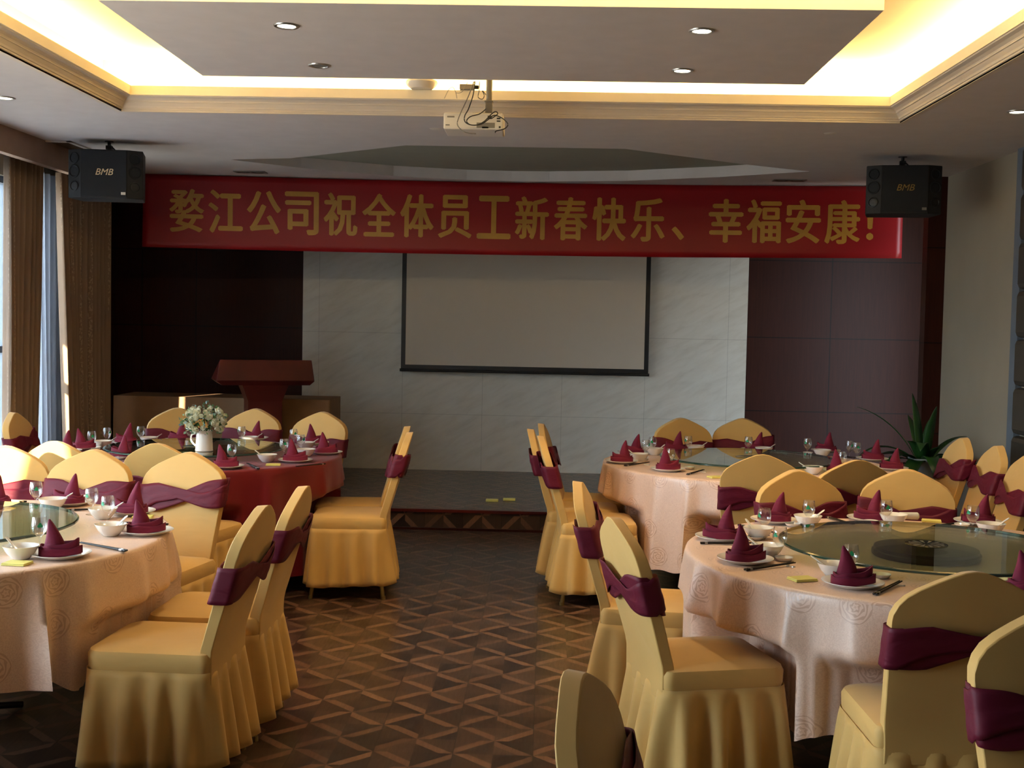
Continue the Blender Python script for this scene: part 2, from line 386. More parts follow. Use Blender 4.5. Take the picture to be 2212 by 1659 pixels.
flat_with_hole(bm, [(-4.3, 7.17), (3.9, 7.17), (3.9, 11.9), (-4.3, 11.9)], rec, 2.8)
struct('ceiling', bm, 'ceiling')
bm = bmesh.new(); n = len(rec)
lo = [bm.verts.new((x, y, 2.8)) for x, y in rec]; hi = [bm.verts.new((x, y, 2.885)) for x, y in rec]
for i in range(n): bm.faces.new((lo[i], lo[(i+1) % n], hi[(i+1) % n], hi[i]))
bm.faces.new(hi).material_index = 1
struct('ceiling_recess', bm, 'ceiling', mats=['ceiling', 'recess_top'])
# upper tray ceiling with outer cove walls
bm = bmesh.new(); g = .17
box(bm, TX0-g, TX1+g, TY0-g, TY1+g, 3.13, 3.2)
box(bm, TX0-g-.05, TX0-g, TY0-g, TY1+g, 2.86, 3.2); box(bm, TX1+g, TX1+g+.05, TY0-g, TY1+g, 2.86, 3.2)
box(bm, TX0-g, TX1+g, TY1+g, TY1+g+.05, 2.86, 3.2); box(bm, TX0-g, TX1+g, TY0-g-.05, TY0-g, 2.86, 3.2)
struct('ceiling_tray', bm, 'tray_white')
# crown moulding and fascia round the opening (mitred sweep)
def ring_sweep(bm, prof):
    # prof: (inset toward the opening, z)
    rings = []
    for s, z in prof:
        rings.append([(TX0+s, TY0+s, z), (TX1-s, TY0+s, z), (TX1-s, TY1-s, z), (TX0+s, TY1-s, z)])
    loft(bm, rings, True, False)
bm = bmesh.new()
ring_sweep(bm, [(-.03, 2.7985), (0, 2.7985), (0, 2.808), (.006, 2.81), (.006, 2.818), (.012, 2.82), (.016, 2.83), (.026, 2.842), (.030, 2.848), (.036, 2.849), (.036, 2.853), (.04, 2.86), (.055, 2.87), (.075, 2.876), (.078, 2.882)])
struct('trim_3', bm, 'crown')
bm = bmesh.new()
ring_sweep(bm, [(-g, 2.87), (-.02, 2.87), (.085, 2.882), (.085, 2.935), (.055, 2.935), (.055, 2.89), (-g, 2.885)])
struct('trim_4', bm, 'tray_white')
# dropped panels in the tray
struct('ceiling_panel', bx(-1.885, 1.345, 5.06, 6.60, 2.9, 3.135), 'ceiling')
# pelmet above the curtains
struct('trim_5', bx(-3.56, -3.5, -4, 10.15, 2.63, 2.81), 'pelmet')
struct('ceiling_curtain_slot', bx(-4.2, -3.5, -4, 10.3, 2.80, 2.9), 'ceiling')
struct('wall_niche_return', bx(-4.3, -3.98, 10.15, 10.25, 0, 2.8), 'wall_wood')
# LED cove light: real strips in the trough
MX, MY = (TX0+TX1)/2, (TY0+TY1)/2
for loc, L, rx in (((MX, TY1+.08, 2.90), TX1-TX0+.2, 0), ((MX, TY0-.08, 2.90), TX1-TX0+.2, 0), ((TX0-.08, MY, 2.90), TY1-TY0, 1), ((TX1+.08, MY, 2.90), TY1-TY0, 1)):
    o = area('cove_strip_light', loc, (L if not rx else .05), (.05 if not rx else L), (PI, 0, 0), 15*L, (1, .73, .33))
    if loc[1] < TY0: o.location.z = 2.965; o.rotation_euler = (PI-math.radians(35), 0, 0)
for nm, x0, x1, y0, y1 in (('facing the stage', TX0, TX1, TY1+.065, TY1+.095), ('above the curtains', TX0-.095, TX0-.065, TY0, TY1), ('above the padded wall', TX1+.065, TX1+.095, TY0, TY1)):
    tag(fin('led_strip', bx(x0, x1, y0, y1, 2.886, 2.893), 'led_strip'), 'yellow glowing LED strip lying in the ceiling cove '+nm, 'light')
# right wall: dark upholstered panels in front of a grey trim strip
struct('trim_6', bx(3.05, 3.09, 7.98, 8.10, 0, 2.8), 'grey_trim')
root = empty('padded_wall_panel', (3.06, 5, 0)); tag(root, 'dark brown upholstered wall panel of stacked cushions beside beige wall', 'wall panel')
for i in range(9):
    z0 = .02+i*.31; z1 = min(z0+.30, 2.79)
    for j in range(6):
        y1 = 7.93-j*1.2; c = fin('cushion', bx(-.055, .03, y1-1.19-5, y1-5, z0, z1), 'pad_dark', root, bevel=.035)
# ------------------------------------------------------------------ ceiling fittings
def downlight(x, y, z, on, label, r=.055):
    p = onz(x, y, z); t = empty('downlight', p); tag(t, label, 'downlight', None)
    bm = bmesh.new(); lathe(bm, [(r*.72, .002), (r*.78, -.006), (r, -.006), (r*1.05, -.001), (r*1.05, .004)], 28, cap=False); fin('rim', bm, 'silver', t, smooth=True)
    bm = bmesh.new(); lathe(bm, [(0, -.002), (r*.5, -.004), (r*.73, -.003)], 24, cap=False); fin('lamp', bm, 'lamp_on' if on else 'grey_plastic', t, smooth=True)
    if on:
        l = bpy.data.lights.new('downlight_lamp', 'SPOT'); l.energy = 68; l.color = (1, .79, .50); l.spot_size = math.radians(95); l.spot_blend = .7; l.shadow_soft_size = .04
        o = bpy.data.objects.new('downlight_lamp', l); COL.objects.link(o); o.location = p+Vector((0, 0, -.02))
downlight(619, 55, 2.9, 1, 'lit round downlight in dropped ceiling panel, diagonally across from the other two')
downlight(1516, 66, 2.9, 1, 'lit round downlight in dropped ceiling panel, farther from the projector of the pair')
downlight(1474, 152, 2.9, 1, 'lit round downlight at panel edge just beyond its twin, toward the stage')
downlight(690, 141, 2.9, 0, 'unlit round downlight with grey lens in the dropped ceiling panel')
downlight(10, 211, 2.8, 1, 'lit downlight in low ceiling on the curtain side')
downlight(2198, 241, 2.8, 1, 'lit downlight in low ceiling above the padded wall')
for (x, y, lb) in ((940, 278, 'small flat ceiling disc next to the projector'), (1793, 288, 'small flat ceiling disc on plain ceiling by the cornice corner')):
    bm = bmesh.new(); lathe(bm, [(0, -.004), (.03, -.004), (.037, 0)], 24, cap=False); tag(fin('sprinkler_cover', bm, 'white_plastic', loc=onz(x, y, 2.8), smooth=True), lb, 'sprinkler cover')
for (x, y, lb) in ((541, 371, 'dark twin-lamp recessed fitting above the banner start, near the window-side speaker'), (1705, 389, 'dark twin-lamp recessed fitting above the banner end, near the plant-side speaker')):
    t = empty('twin_downlight', onz(x, y, 2.8)); tag(t, lb, 'downlight')
    fin('bezel', bx(-.13, .13, -.065, .065, -.006, .003), 'grey_plastic', t)
    for s in (-1, 1):
        bm = bmesh.new(); lathe(bm, [(0, -.001), (.045, -.008), (.055, -.008)], 20, cap=False, cx=s*.06); fin('lamp', bm, 'black', t)
# air grilles
t = empty('air_vent', onz(160, 318, 2.8)); tag(t, 'brown louvred air grille in the ceiling beside the pelmet', 'air vent')
bm = bmesh.new()
for a in ((-.12, .10, -.32, -.29), (-.12, .10, .29, .32), (-.12, -.09, -.32, .32), (.07, .10, -.32, .32)): box(bm, *a, -.01, .004)
fin('frame', bm, 'white_plastic', t)
bm = bmesh.new()
for i in range(9): box(bm, -.085+i*.018, -.078+i*.018, -.29, .29, -.006, .004)
fin('louvre', bm, 'grille', t)
p = Vector((TX0-g, 5.45, 3.0)); t = empty('cove_vent', p); tag(t, 'slotted air outlet set in the glowing cove wall, cut by picture corner', 'air vent')
bm = bmesh.new(); box(bm, 0, .012, -.5, .28, -.055, .07); fin('frame', bm, 'tray_white', t)
bm = bmesh.new()
for i in range(24): box(bm, .012, .02, -.46+i*.03, -.45+i*.03, -.045, .0)
fin('slot', bm, 'grille', t)
# ------------------------------------------------------------------ projector on its pole
P0 = ony(1056, 235, 6.83)
pr = empty('projector', (P0.x, 6.83, 2.70)); tag(pr, 'white projector hanging on a grey pole below ceiling tray', 'projector')
pl, prr = ony(958, 262, 6.72).x-P0.x, ony(1087, 262, 6.72).x-P0.x
bm = bx(pl, prr, -.11, .15, -.045, .045); fin('body', bm, 'white_plastic', pr, bevel=.008)
bm = bmesh.new(); tube(bm, [(0, 0, .43), (0, 0, .09)], .017, 16); fin('pole', bm, 'grey_plastic', pr, smooth=True)
bm = bmesh.new(); box(bm, -.02, .02, -.02, .02, .06, .13); box(bm, -.09, .07, -.03, .03, .045, .06); box(bm, -.025, .025, -.025, .025, .12, .13); fin('bracket', bm, 'grey_plastic', pr, bevel=.004)
for nm, (x0, x1, z0, z1), m in (('power_socket', (.0, .022, .012, .030), 'black'), ('port', (.05, .07, .012, .020), 'black'), ('port', (.05, .07, -.002, .005), 'black'), ('port', (-.03, .005, -.038, -.030), 'black'), ('jack', (.062, .072, -.036, -.026), 'black'),
                     ('vent_slot', (pl+.02, pl+.06, .018, .026), 'grey_plastic'), ('emblem', (pl+.012, pl+.034, -.026, -.020), 'grey_plastic'), ('port_panel', (-.06, .04, -.036, -.008), 'grey_plastic')):
    fin(nm, bx(x0, x1, -.113, -.108, z0, z1), m, pr)
def cable(name, px, Y, r, label, dy=0, mat='cable'):
    pts = [ony(x, y, Y+(q[2] if len(q) > 2 else 0)) for q in px for x, y in [q[:2]]]
    bm = bmesh.new(); tube(bm, spline(pts, 8), r, 8); return tag(fin(name, bm, mat, smooth=True), label, 'cable')
cable('cable', [(1024, 176), (1010, 212), (996, 242), (988, 264), (992, 276), (1006, 286), (1028, 289)], 6.66, .0028, 'pale thin cable looping low in front of the projector', mat='grey_plastic')
cable('cable', [(1026, 176), (1022, 205), (1012, 235), (1004, 250), (1004, 262), (1014, 269), (1030, 270), (1046, 262), (1060, 248), (1070, 241), (1075, 246), (1062, 256)], 6.67, .003, 'dark cable coiled over the projector top')
cable('cable', [(1050, 235), (1036, 246), (1016, 252), (1008, 262), (1018, 270), (1040, 268), (1056, 257), (1068, 249), (1086, 256), (1097, 268), (1090, 278), (1072, 283), (1070, 287)], 6.65, .003, 'dark cable looping out beyond the projector and back to its jack')
cable('cable', [(1036, 176), (1035, 195), (1033, 210), (1042, 214), (1046, 206), (1042, 196), (1051, 206)], 6.9, .0022, 'short dark cable tangle between pole and adapter box')
cable('cable', [(1010, 178), (1000, 196), (992, 201), (984, 200)], 7.0, .0016, 'very thin cable drooping above the ledge adapter', mat='grey_plastic')
cable('cable', [(960, 213), (968, 196), (977, 188), (984, 198), (987, 213)], 7.05, .0016, 'thin pale wire arched over the ledge by the adapter', mat='grey_plastic')
# access point and adapter on the cornice ledge
pa = ony(911, 211, 7.09); t = empty('access_point', (pa.x, 7.075, 2.937)); tag(t, 'cream round wireless access point resting on the cornice ledge', 'access point')
bm = bmesh.new(); lathe(bm, [(.062, 0), (.085, .018), (.092, .034), (.088, .045), (.070, .052)], 32); fin('body', bm, 'white_plastic', t, smooth=True)
bm = bmesh.new(); lathe(bm, [(.066, .052), (.062, .074), (.058, .078), (0, .078)], 32, cap=False); fin('cap', bm, 'white_plastic', t, smooth=True)
pa = ony(1010, 208, 7.09); t = empty('power_adapter', (pa.x, 7.08, 2.936)); tag(t, 'small boxy power adapter lying on the cornice ledge near the pole', 'adapter')
fin('body', bx(-.045, .04, -.02, .02, 0, .03), 'grey_plastic', t, bevel=.003); fin('plug', bx(.04, .065, -.012, .012, .006, .026), 'black', t, bevel=.003)
# ------------------------------------------------------------------ speakers
def speaker(px, Y, rz, label, lit):
    p = ony(*px, Y); t = empty('loudspeaker', (p.x, Y, 2.80), rz); tag(t, label, 'loudspeaker')
    w, h, d = .25, .165, .30; cz = -.165-.075
    # cabinet: trapezoid plan, front corners angled back
    bm = bmesh.new(); plan = [(-w, -.10), (-.155, -.15), (.155, -.15), (w, -.10), (w*.86, .15), (-w*.86, .15)]
    loft(bm, [[(x, y, cz-h) for x, y in plan], [(x, y, cz+h) for x, y in plan]]); fin('cabinet', bm, 'speaker_wood', t, bevel=.006)
    fin('grille', bx(-.15, .15, -.158, -.149, cz-h+.012, cz+h-.008), 'speaker_grille', t)
    for s in (-1, 1):
        a = Vector((s*.155, -.15)); b = Vector((s*w, -.10)); m_ = (a+b)/2; dr = (b-a).normalized(); nn = Vector((dr.y, -dr.x)) * (1 if s > 0 else -1)
        rot = math.atan2(nn.x, -nn.y)
        for (zz, r, nm, mt) in ((.105, .036, 'tweeter', 'speaker_grille'), (.015, .042, 'driver', 'speaker_grille'), (-.085, .033, 'bass_port', 'black')):
            bm = bmesh.new(); lathe(bm, [(0, .001), (r*.3, .004), (r*.8, .001), (r*.9, .007), (r*1.05, .006), (r*1.08, 0)], 28, cap=False)
            o = fin(nm, bm, mt, t, smooth=True); o.location = (m_.x+nn.x*.001, m_.y+nn.y*.001, cz+zz); o.rotation_euler = (PI/2, 0, rot)
    tx = bpy.data.curves.new('logo', 'FONT'); tx.body = 'BMB'; tx.size = .062; tx.shear = .3; tx.offset = 0; tx.extrude = .001; tx.align_x = 'CENTER'; tx.align_y = 'CENTER'
    to = bpy.data.objects.new('logo', tx); COL.objects.link(to)
    me = bpy.data.meshes.new_from_object(to.evaluated_get(bpy.context.evaluated_depsgraph_get())); bpy.data.objects.remove(to)
    me.materials.clear(); me.materials.append(MT['brass' if not lit else 'logo_lit']); lo = link('logo', me, t, (0, -.160, cz+.01)); lo.rotation_euler = (PI/2, 0, 0)  # lit speaker gets a brighter logo colour, standing in for light
    fin('rating_sticker', bx(.115, .145, -.160, -.157, cz-h+.025, cz-h+.043), 'white_plastic' if lit else 'grey_plastic', t)  # sticker colour is likewise paler where light is meant to fall
    bm = bmesh.new(); tube(bm, [(0, 0, 0), (0, 0, -.08)], .012, 12); box(bm, -.02, .02, -.02, .02, -.055, -.03); lathe(bm, [(.03, -.004), (.03, 0)], 20); fin('ceiling_bracket', bm, 'black', t)
    bm = bmesh.new(); tube(bm, [(.0, 0, -.02), (.06, 0, -.08)], .005, 8); fin('speaker_cable', bm, 'black', t)
speaker((236, 330), 8.42, math.radians(7), 'black ceiling loudspeaker with bright logo hanging in front of curtains', True)
speaker((1949, 370), 8.55, math.radians(-8), 'black ceiling loudspeaker hanging above the potted plant, logo dim', False)
# ------------------------------------------------------------------ banner
BN = empty('banner', (-.23, 10.33, 2.5)); tag(BN, 'long red banner with golden Chinese characters hung across the stage', 'banner')
BN['label'] = 'long red banner with golden characters hung across the stage'
BX0, BX1 = -3.42, 2.93
def ban_y(x): s = (x-(BX0+BX1)/2)/((BX1-BX0)/2); return 10.42-.20*s*s
def ban_f(u, v):
    x = BX0+(BX1-BX0)*u; s = 2*u-1
    zt = 2.792+.0*s; zb = 2.19+.01*s+.012*(1-s*s)*-1
    z = zb+(zt-zb)*v
    return Vector((x+.23, ban_y(x)-10.33+.012*math.sin(x*2.1+v*2)*(1-v), z-2.5))
bm = bmesh.new(); sheet(bm, ban_f, 120, 12); o = fin('cloth', bm, 'banner', BN, smooth=True); solid(o, .003)
chars = '婺江公司祝全体员工新春快乐、幸福安康！'
cxs = [403, 487, 570, 652, 736, 819, 901, 983, 1067, 1149, 1233, 1316, 1400, 1465, 1568, 1650, 1735, 1820, 1880]
allm = bmesh.new()
for ch, px in zip(chars, cxs):
    Xc = ony(px, 470, 10.33).x; Xc = ony(px, 470, ban_y(Xc)).x
    tx = bpy.data.curves.new('g', 'FONT'); tx.body = ch; tx.size = 1; tx.resolution_u = 3
    to = bpy.data.objects.new('g', tx); COL.objects.link(to)
    me = bpy.data.meshes.new_from_object(to.evaluated_get(bpy.context.evaluated_depsgraph_get())); bpy.data.objects.remove(to)
    xs = [v.co.x for v in me.vertices]; ysv = [v.co.y for v in me.vertices]
    if ch in '、！': sx, sz, ox = .31, .37, (.30 if ch == '、' else .5)
    else: sx, sz = .27/(max(xs)-min(xs)), .355/(max(ysv)-min(ysv)); ox = (max(xs)+min(xs))/2
    oy = .38 if ch in '、！' else (max(ysv)+min(ysv))/2
    if ch == '！': ox = (max(xs)+min(xs))/2
    if ch == '、': ox = (max(xs)+min(xs))/2
    co0 = [v.co.copy() for v in me.vertices]
    for kk, (ddx, ddz) in enumerate(((0, 0), (.009, 0), (-.009, 0), (0, .006), (0, -.006))):     # five strikes make the strokes bold
        for v, c in zip(me.vertices, co0):
            X = Xc+(c.x-ox)*sx+ddx; Z = 2.495+(c.y-oy)*sz+ddz
            q = ban_f((X-BX0)/(BX1-BX0), (Z-2.19)/.602); v.co = Vector((X+.23, q.y-.003-.0002*kk, Z-2.5))
        allm.from_mesh(me)
me = bpy.data.meshes.new('lettering'); allm.to_mesh(me); allm.free(); me.materials.append(MT['lettering']); link('lettering', me, BN)
# ------------------------------------------------------------------ projection screen
SN = empty('projection_screen', (-.205, 11.65, 1.13)); tag(SN, 'pulled-down projection screen with black border before marble wall', 'screen')
hw = 1.185
fin('screen_surface', bx(-hw+.04, hw-.04, -.002, .002, .05, 1.62), 'screen_white', SN)
bm = bmesh.new(); box(bm, -hw, -hw+.042, -.003, .003, .0, 1.62); box(bm, hw-.042, hw, -.003, .003, 0, 1.62); box(bm, -hw, hw, -.0035, .0035, 0, .052); fin('border', bm, 'black', SN)
bm = bmesh.new(); tube(bm, [(-hw-.01, 0, 0), (hw+.01, 0, 0)], .014, 12); fin('weight_bar', bm, 'black', SN, smooth=True)
fin('roller_case', bx(-hw-.05, hw+.05, -.05, .05, 1.585, 1.67), 'white_plastic', SN, bevel=.01)
# ------------------------------------------------------------------ draped table and podium on the stage
x0, x1 = ony(245, 862, 10.5).x, ony(712, 868, 10.5).x
DT = empty('draped_table', ((x0+x1)/2, 10.78, ZS)); tag(DT, 'long table in a fitted brown cover on stage behind podium', 'table')
hx = (x1-x0)/2; HT = .745
def dr(u, v):
    # perimeter u, height v
    per = [(-hx, -.28), (hx, -.28), (hx, .28), (-hx, .28)]; L = [2*hx, .56, 2*hx, .56]; s = u*sum(L); k = 0
    while k < 3 and s > L[k]: s -= L[k]; k += 1
    a = Vector(per[k]); b = Vector(per[(k+1) % 4]); q = a+(b-a)*(s/L[k]); nrm = Vector((b-a)).normalized(); nrm = Vector((nrm.y, -nrm.x))
    t = 1-v; off = .02*t*(1+math.sin(u*70+1.3*math.sin(u*31)))
    q = q+nrm*off*.6
    return Vector((q.x, q.y, .02+(HT-.02)*v))
bm = bmesh.new(); V = sheet(bm, dr, 240, 8, True); bm.faces.new([r[-1] for r in V]); fin('cover', bm, 'brown_drape', DT, smooth=True, sharp=60)
bm = bmesh.new()
for sx_ in (-1, 1):
    for sy in (-1, 1): tube(bm, [(sx_*(hx-.08), sy*.22, 0), (sx_*(hx-.08), sy*.22, .72)], .015, 8)
fin('frame', bm, 'black', DT)
px_ = ony(563, 850, 10.0).x
PD = empty('podium', (px_, 10.12, ZS), math.radians(21)); tag(PD, 'dark red-brown wooden speaker podium standing on the stage', 'podium')
def zpx(y, x=568, Y=10.0): return ony(x, y, Y).z-ZS
zt, zu, zl, zn = zpx(777), zpx(823), zpx(832), zpx(868)
hwt = .385
bm = bmesh.new(); loft(bm, [[(-hwt-.02, -.14, zu), (hwt+.015, -.14, zu), (hwt+.015, .30, zu), (-hwt-.02, .30, zu)], [(-hwt+.01, -.10, zt), (hwt-.005, -.10, zt), (hwt-.005, .26, zt-.13), (-hwt+.01, .26, zt-.13)]]); fin('reading_desk', bm, 'podium_wood', PD, bevel=.006)
bm = bmesh.new(); loft(bm, [[(-hwt+.03, -.11, zl-.002), (hwt-.02, -.11, zl-.002), (hwt-.02, .28, zl-.002), (-hwt+.03, .28, zl-.002)], [(-hwt-.02, -.14, zu), (hwt+.015, -.14, zu), (hwt+.015, .30, zu), (-hwt-.02, .30, zu)]]); fin('underframe', bm, 'podium_wood', PD)
bm = bmesh.new(); loft(bm, [[(x, y, zn) for x, y in ((-.14, -.08), (.14, -.08), (.14, .2), (-.14, .2))], [(x, y, zl) for x, y in ((-.19, -.10), (.19, -.10), (.19, .24), (-.19, .24))]]); fin('neck', bm, 'podium_wood', PD)
fin('column', bx(-.14, .14, -.08, .2, .06, zn), 'podium_wood', PD); fin('plinth', bx(-.26, .26, -.18, .28, 0, .06), 'podium_wood', PD, bevel=.005)
for q, lb in (((1063, 1081), 'pale yellow packet lying on the stage floor, on the podium side of a pair'), ((1100, 1079), 'pale yellow packet lying on the stage floor, on the plant side of a pair')):
    t = fin('tissue_packet', bx(-.05, .05, -.03, .03, 0, .018), 'packet', loc=onz(q[0], q[1]+2, ZS), bevel=.004); tag(t, lb, 'packet')
# ------------------------------------------------------------------ curtains
def drape(name, y0t, y1t, y0b, y1b, X, folds, mat, label, amp=.05, ph=0, z0=.02, z1=2.66):
    def f(u, v):
        a = y0b+(y0t-y0b)*v; b = y1b+(y1t-y1b)*v
        s = u+.012*math.sin(u*19+ph)
        w = math.sin(2*PI*folds*s+ph+.5*math.sin(v*2))+.3*math.sin(4*PI*folds*s+1)
        return Vector((X+amp*w*(.85+.15*math.sin(v*3+u*9)), a+(b-a)*u+.012*math.sin(v*4+u*5), z0+(z1-z0)*v))
    bm = bmesh.new(); sheet(bm, f, int(folds*14), 10); o = fin(name, bm, mat, smooth=True, sharp=80)
    if mat != 'sheer': solid(o, .004)
    return tag(o, label, 'curtain')
drape('drape', 8.20, 8.76, 8.16, 8.66, -3.68, 7, 'curtain', 'narrow brown patterned drape pulled aside, farther from the stage', .036)
drape('drape', 9.08, 10.10, 9.24, 10.10, -3.68, 11, 'curtain', 'wide brown patterned drape hanging next to the stage', .036, ph=1)
drape('sheer_curtain', 9.02, 9.50, 9.06, 9.55, -3.82, 5, 'sheer', 'narrow strip of white sheer between two brown drapes', .025)
drape('sheer_curtain', 5.95, 8.28, 5.95, 8.26, -3.82, 19, 'sheer', 'bright white sheer curtain beside the narrow brown drape', .03)
# ------------------------------------------------------------------ potted plant
pp = onz(2007, 1045, .45); PLX, PLY = 2.70, 8.7
PT = empty('potted_plant', (PLX, PLY, 0)); tag(PT, 'dark green strap-leaved plant in tall grey ribbed jar', 'potted plant')
bm = bmesh.new(); prof = [(.10, 0), (.115, .03), (.15, .25), (.155, .42)]
for i in range(6): prof += [(.150-.009*i, .44+.038*i), (.141-.009*i, .462+.038*i)]
prof += [(.105, .675), (.108, .70), (.09, .70), (.088, .62)]
lathe(bm, prof, 36, cap=False); fin('jar', bm, 'pot', PT, smooth=True, sharp=60)
bm = bmesh.new(); lathe(bm, [(0, .645), (.09, .64)], 20, cap=False); fin('soil', bm, 'soil', PT)
rnd = random.Random(3)
def leafm(az, L, lift, droop, wd):
    bm = bmesh.new(); N = 14; L1 = []; L2 = []; C_ = []
    d = Vector((math.cos(az), math.sin(az), 0)); sdv = Vector((-d.y, d.x, 0)); p = Vector((0, 0, .64))+d*.03; ang = lift
    for i in range(N+1):
        t = i/N; w = wd*(math.sin(PI*min(1, (t*.92+.08)))**.7)*(1 if t < .98 else .1)
        if i == N: w = .002
        nrm = sdv; C_.append(p+Vector((0, 0, -.008*math.sin(PI*t)))); L1.append(p+nrm*w); L2.append(p-nrm*w)
        ang -= droop/N*(1+t)/1.55; p = p+(d*math.cos(ang)+Vector((0, 0, math.sin(ang))))*(L/N)
    A = [bm.verts.new(q) for q in L1]; B = [bm.verts.new(q) for q in C_]; Cc = [bm.verts.new(q) for q in L2]
    for i in range(N):
        bm.faces.new((A[i], A[i+1], B[i+1], B[i])); bm.faces.new((B[i], B[i+1], Cc[i+1], Cc[i]))
    o = fin('leaf', bm, 'leaf', PT, smooth=True, sharp=170); solid(o, .002)
for az, L, lift, droop, wd in ((172, .62, 1.2, 1.0, .022), (115, .52, 1.5, .3, .036), (60, .50, 1.4, .25, .036), (20, .62, 1.1, 1.2, .032), (352, .62, .95, 2.1, .040), (182, .56, 1.0, 2.2, .034), (200, .46, .8, 2.5, .05), (238, .44, .8, 2.7, .055),
                               (300, .50, .8, 2.6, .052), (328, .50, .7, 2.4, .046), (215, .50, .9, 2.3, .036), (160, .50, .85, 2.4, .04), (268, .40, 1.1, 2.9, .05), (100, .42, 1.3, .7, .034), (18, .52, .7, 2.4, .044), (228, .34, 1.3, 1.4, .04), (288, .34, 1.35, 1.2, .036),
                               (250, .5, 1.2, 1.9, .044), (312, .46, 1.1, 2.1, .044), (190, .36, .5, 2.2, .05), (340, .40, .4, 2.3, .05), (280, .46, 1.5, .5, .034), (140, .4, .9, 2.0, .04), (45, .46, 1.0, 2.0, .04)):
    leafm(math.radians(az), L*1.12*(.60 if math.cos(math.radians(az)) > .3 else .9), lift, droop, wd)
# ------------------------------------------------------------------ banquet chair
BACK = [(0, .945), (.03, .941), (.06, .930), (.10, .912), (.145, .889), (.178, .867), (.199, .843), (.211, .816), (.215, .78)]
def back_y(z): return -.20-.29*max(0, z-.47)
def chair_mesh(var):
    rnd = random.Random(var)
    root = empty('banquet_chair', (0, 0, 0))
    # backrest cover
    bm = bmesh.new(); xs = [-a for a, _ in BACK[::-1]]+[a for a, _ in BACK[1:]]; zt = [b for _, b in BACK[::-1]]+[b for _, b in BACK[1:]]
    NR = 14; z0 = .36
    def pt(i, j, s):
        v = j/NR; zz = z0+(zt[i]-z0)*v; wz = .90+.10*min(1, max(0, (zz-.42)/.36)); x = xs[i]*wz
        e = 1-(abs(xs[i])/.215)**6; th = .021+.006*e*math.sin(PI*min(1, v*1.02))*.8
        wrk = .0025*noise.noise(Vector((x*9+var*7, zz*7, s)))*(1 if v > .1 else 0)
        return Vector((x, back_y(zz)+s*(th)+wrk, zz+(.004 if s < 0 else 0)*(v > .99)))
    F = [[bm.verts.new(pt(i, j, 1)) for j in range(NR+1)] for i in range(len(xs))]
    B = [[bm.verts.new(pt(i, j, -1)) for j in range(NR+1)] for i in range(len(xs))]
    for G in (F, B):
        for i in range(len(xs)-1):
            for j in range(NR): bm.faces.new((G[i][j], G[i+1][j], G[i+1][j+1], G[i][j+1]))
    rim = [(0, j) for j in range(NR+1)]+[(i, NR) for i in range(1, len(xs))]+[(len(xs)-1, j) for j in range(NR-1, -1, -1)]
    for a, b in zip(rim, rim[1:]): bm.faces.new((F[a[0]][a[1]], F[b[0]][b[1]], B[b[0]][b[1]], B[a[0]][a[1]]))
    bm.faces.new([F[i][0] for i in range(len(xs))]+[B[i][0] for i in range(len(xs)-1, -1, -1)])
    fin('backrest', bm, 'gold', root, smooth=True, sharp=50, bevel=.005)
    # seat cushion with cover band
    def ring(hx, hy, cy, z, r=.06, n=10, dome=0):
        pts = []
        for cxs_, cys_, a0 in ((1, 1, 0), (-1, 1, PI/2), (-1, -1, PI), (1, -1, 3*PI/2)):
            rr = min(r if cys_ > 0 else .03, hx*.9)
            for k in range(n+1):
                a = a0+PI/2*k/n; pts.append((cxs_*(hx-rr)+rr*math.cos(a), cy+cys_*(hy-rr)+rr*math.sin(a), z))
        return pts
    bm = bmesh.new()
    loft(bm, [ring(.200, .205, 0, .37), ring(.212, .213, 0, .385), ring(.212, .213, 0, .395), ring(.216, .217, 0, .41), ring(.218, .218, 0, .45), ring(.210, .212, 0, .466), ring(.18, .19, 0, .476, .05), ring(.11, .12, 0, .482, .04)])
    fin('seat', bm, 'gold', root, smooth=True, sharp=40)
    # skirt
    base = ring(.214, .215, 0, 0, .05, 6); P = [Vector(p[:2]) for p in base]; n0 = len(P)
    L = [0]
    for i in range(n0): L.append(L[-1]+(P[(i+1) % n0]-P[i]).length)
    tot = L[-1]
    def per(u):
        s = (u % 1)*tot; i = 0
        while i < n0-1 and s > L[i+1]: i += 1
        a, b = P[i], P[(i+1) % n0]; d = (b-a); t = (s-L[i])/max(1e-6, d.length); q = a+d*t; nn = Vector((q.x, q.y)).normalized(); e = d.normalized() if d.length > 1e-6 else nn; e = Vector((e.y, -e.x)); return q, (e*.6+nn*.4).normalized()
    nf = 15; ph = [rnd.uniform(-.35, .35) for _ in range(nf+1)]; ph[-1] = ph[0]; am = [rnd.uniform(.6, 1.25) for _ in range(nf+1)]; am[-1] = am[0]
    def sk(u, v):
        q, nn = per(u); t = 1-v; k = (u % 1)*nf; i = int(k); fr = k-i; p_ = ph[i]*(1-fr)+ph[min(i+1, nf)]*fr; a_ = am[i]*(1-fr)+am[min(i+1, nf)]*fr
        w = math.sin(2*PI*k+p_*2); w = math.copysign(abs(w)**.8, w)
        r = .004+.020*t+.034*a_*w*t**.7
        back = .05*t if q.y < -.19 else 0
        z = .405+(.075+.010*w*a_+.008*math.sin(u*11+var)-.405)*t
        return Vector((q.x+nn.x*r, q.y+nn.y*r-back*.3, z))
    bm = bmesh.new(); sheet(bm, sk, 180, 12, True); o = fin('skirt', bm, 'gold', root, smooth=True, sharp=120); solid(o, .002)
    for sx_ in (-1, 1):
        for sy in (-1, 1):
            bm = bmesh.new(); tube(bm, [(sx_*.17, sy*.16, .38), (sx_*.205, sy*.205, 0.012)], [.012, .012], 10); tube(bm, [(sx_*.207, sy*.207, .02), (sx_*.208, sy*.208, 0)], .014, 10)
            fin('leg', bm, 'brass', root, smooth=True)
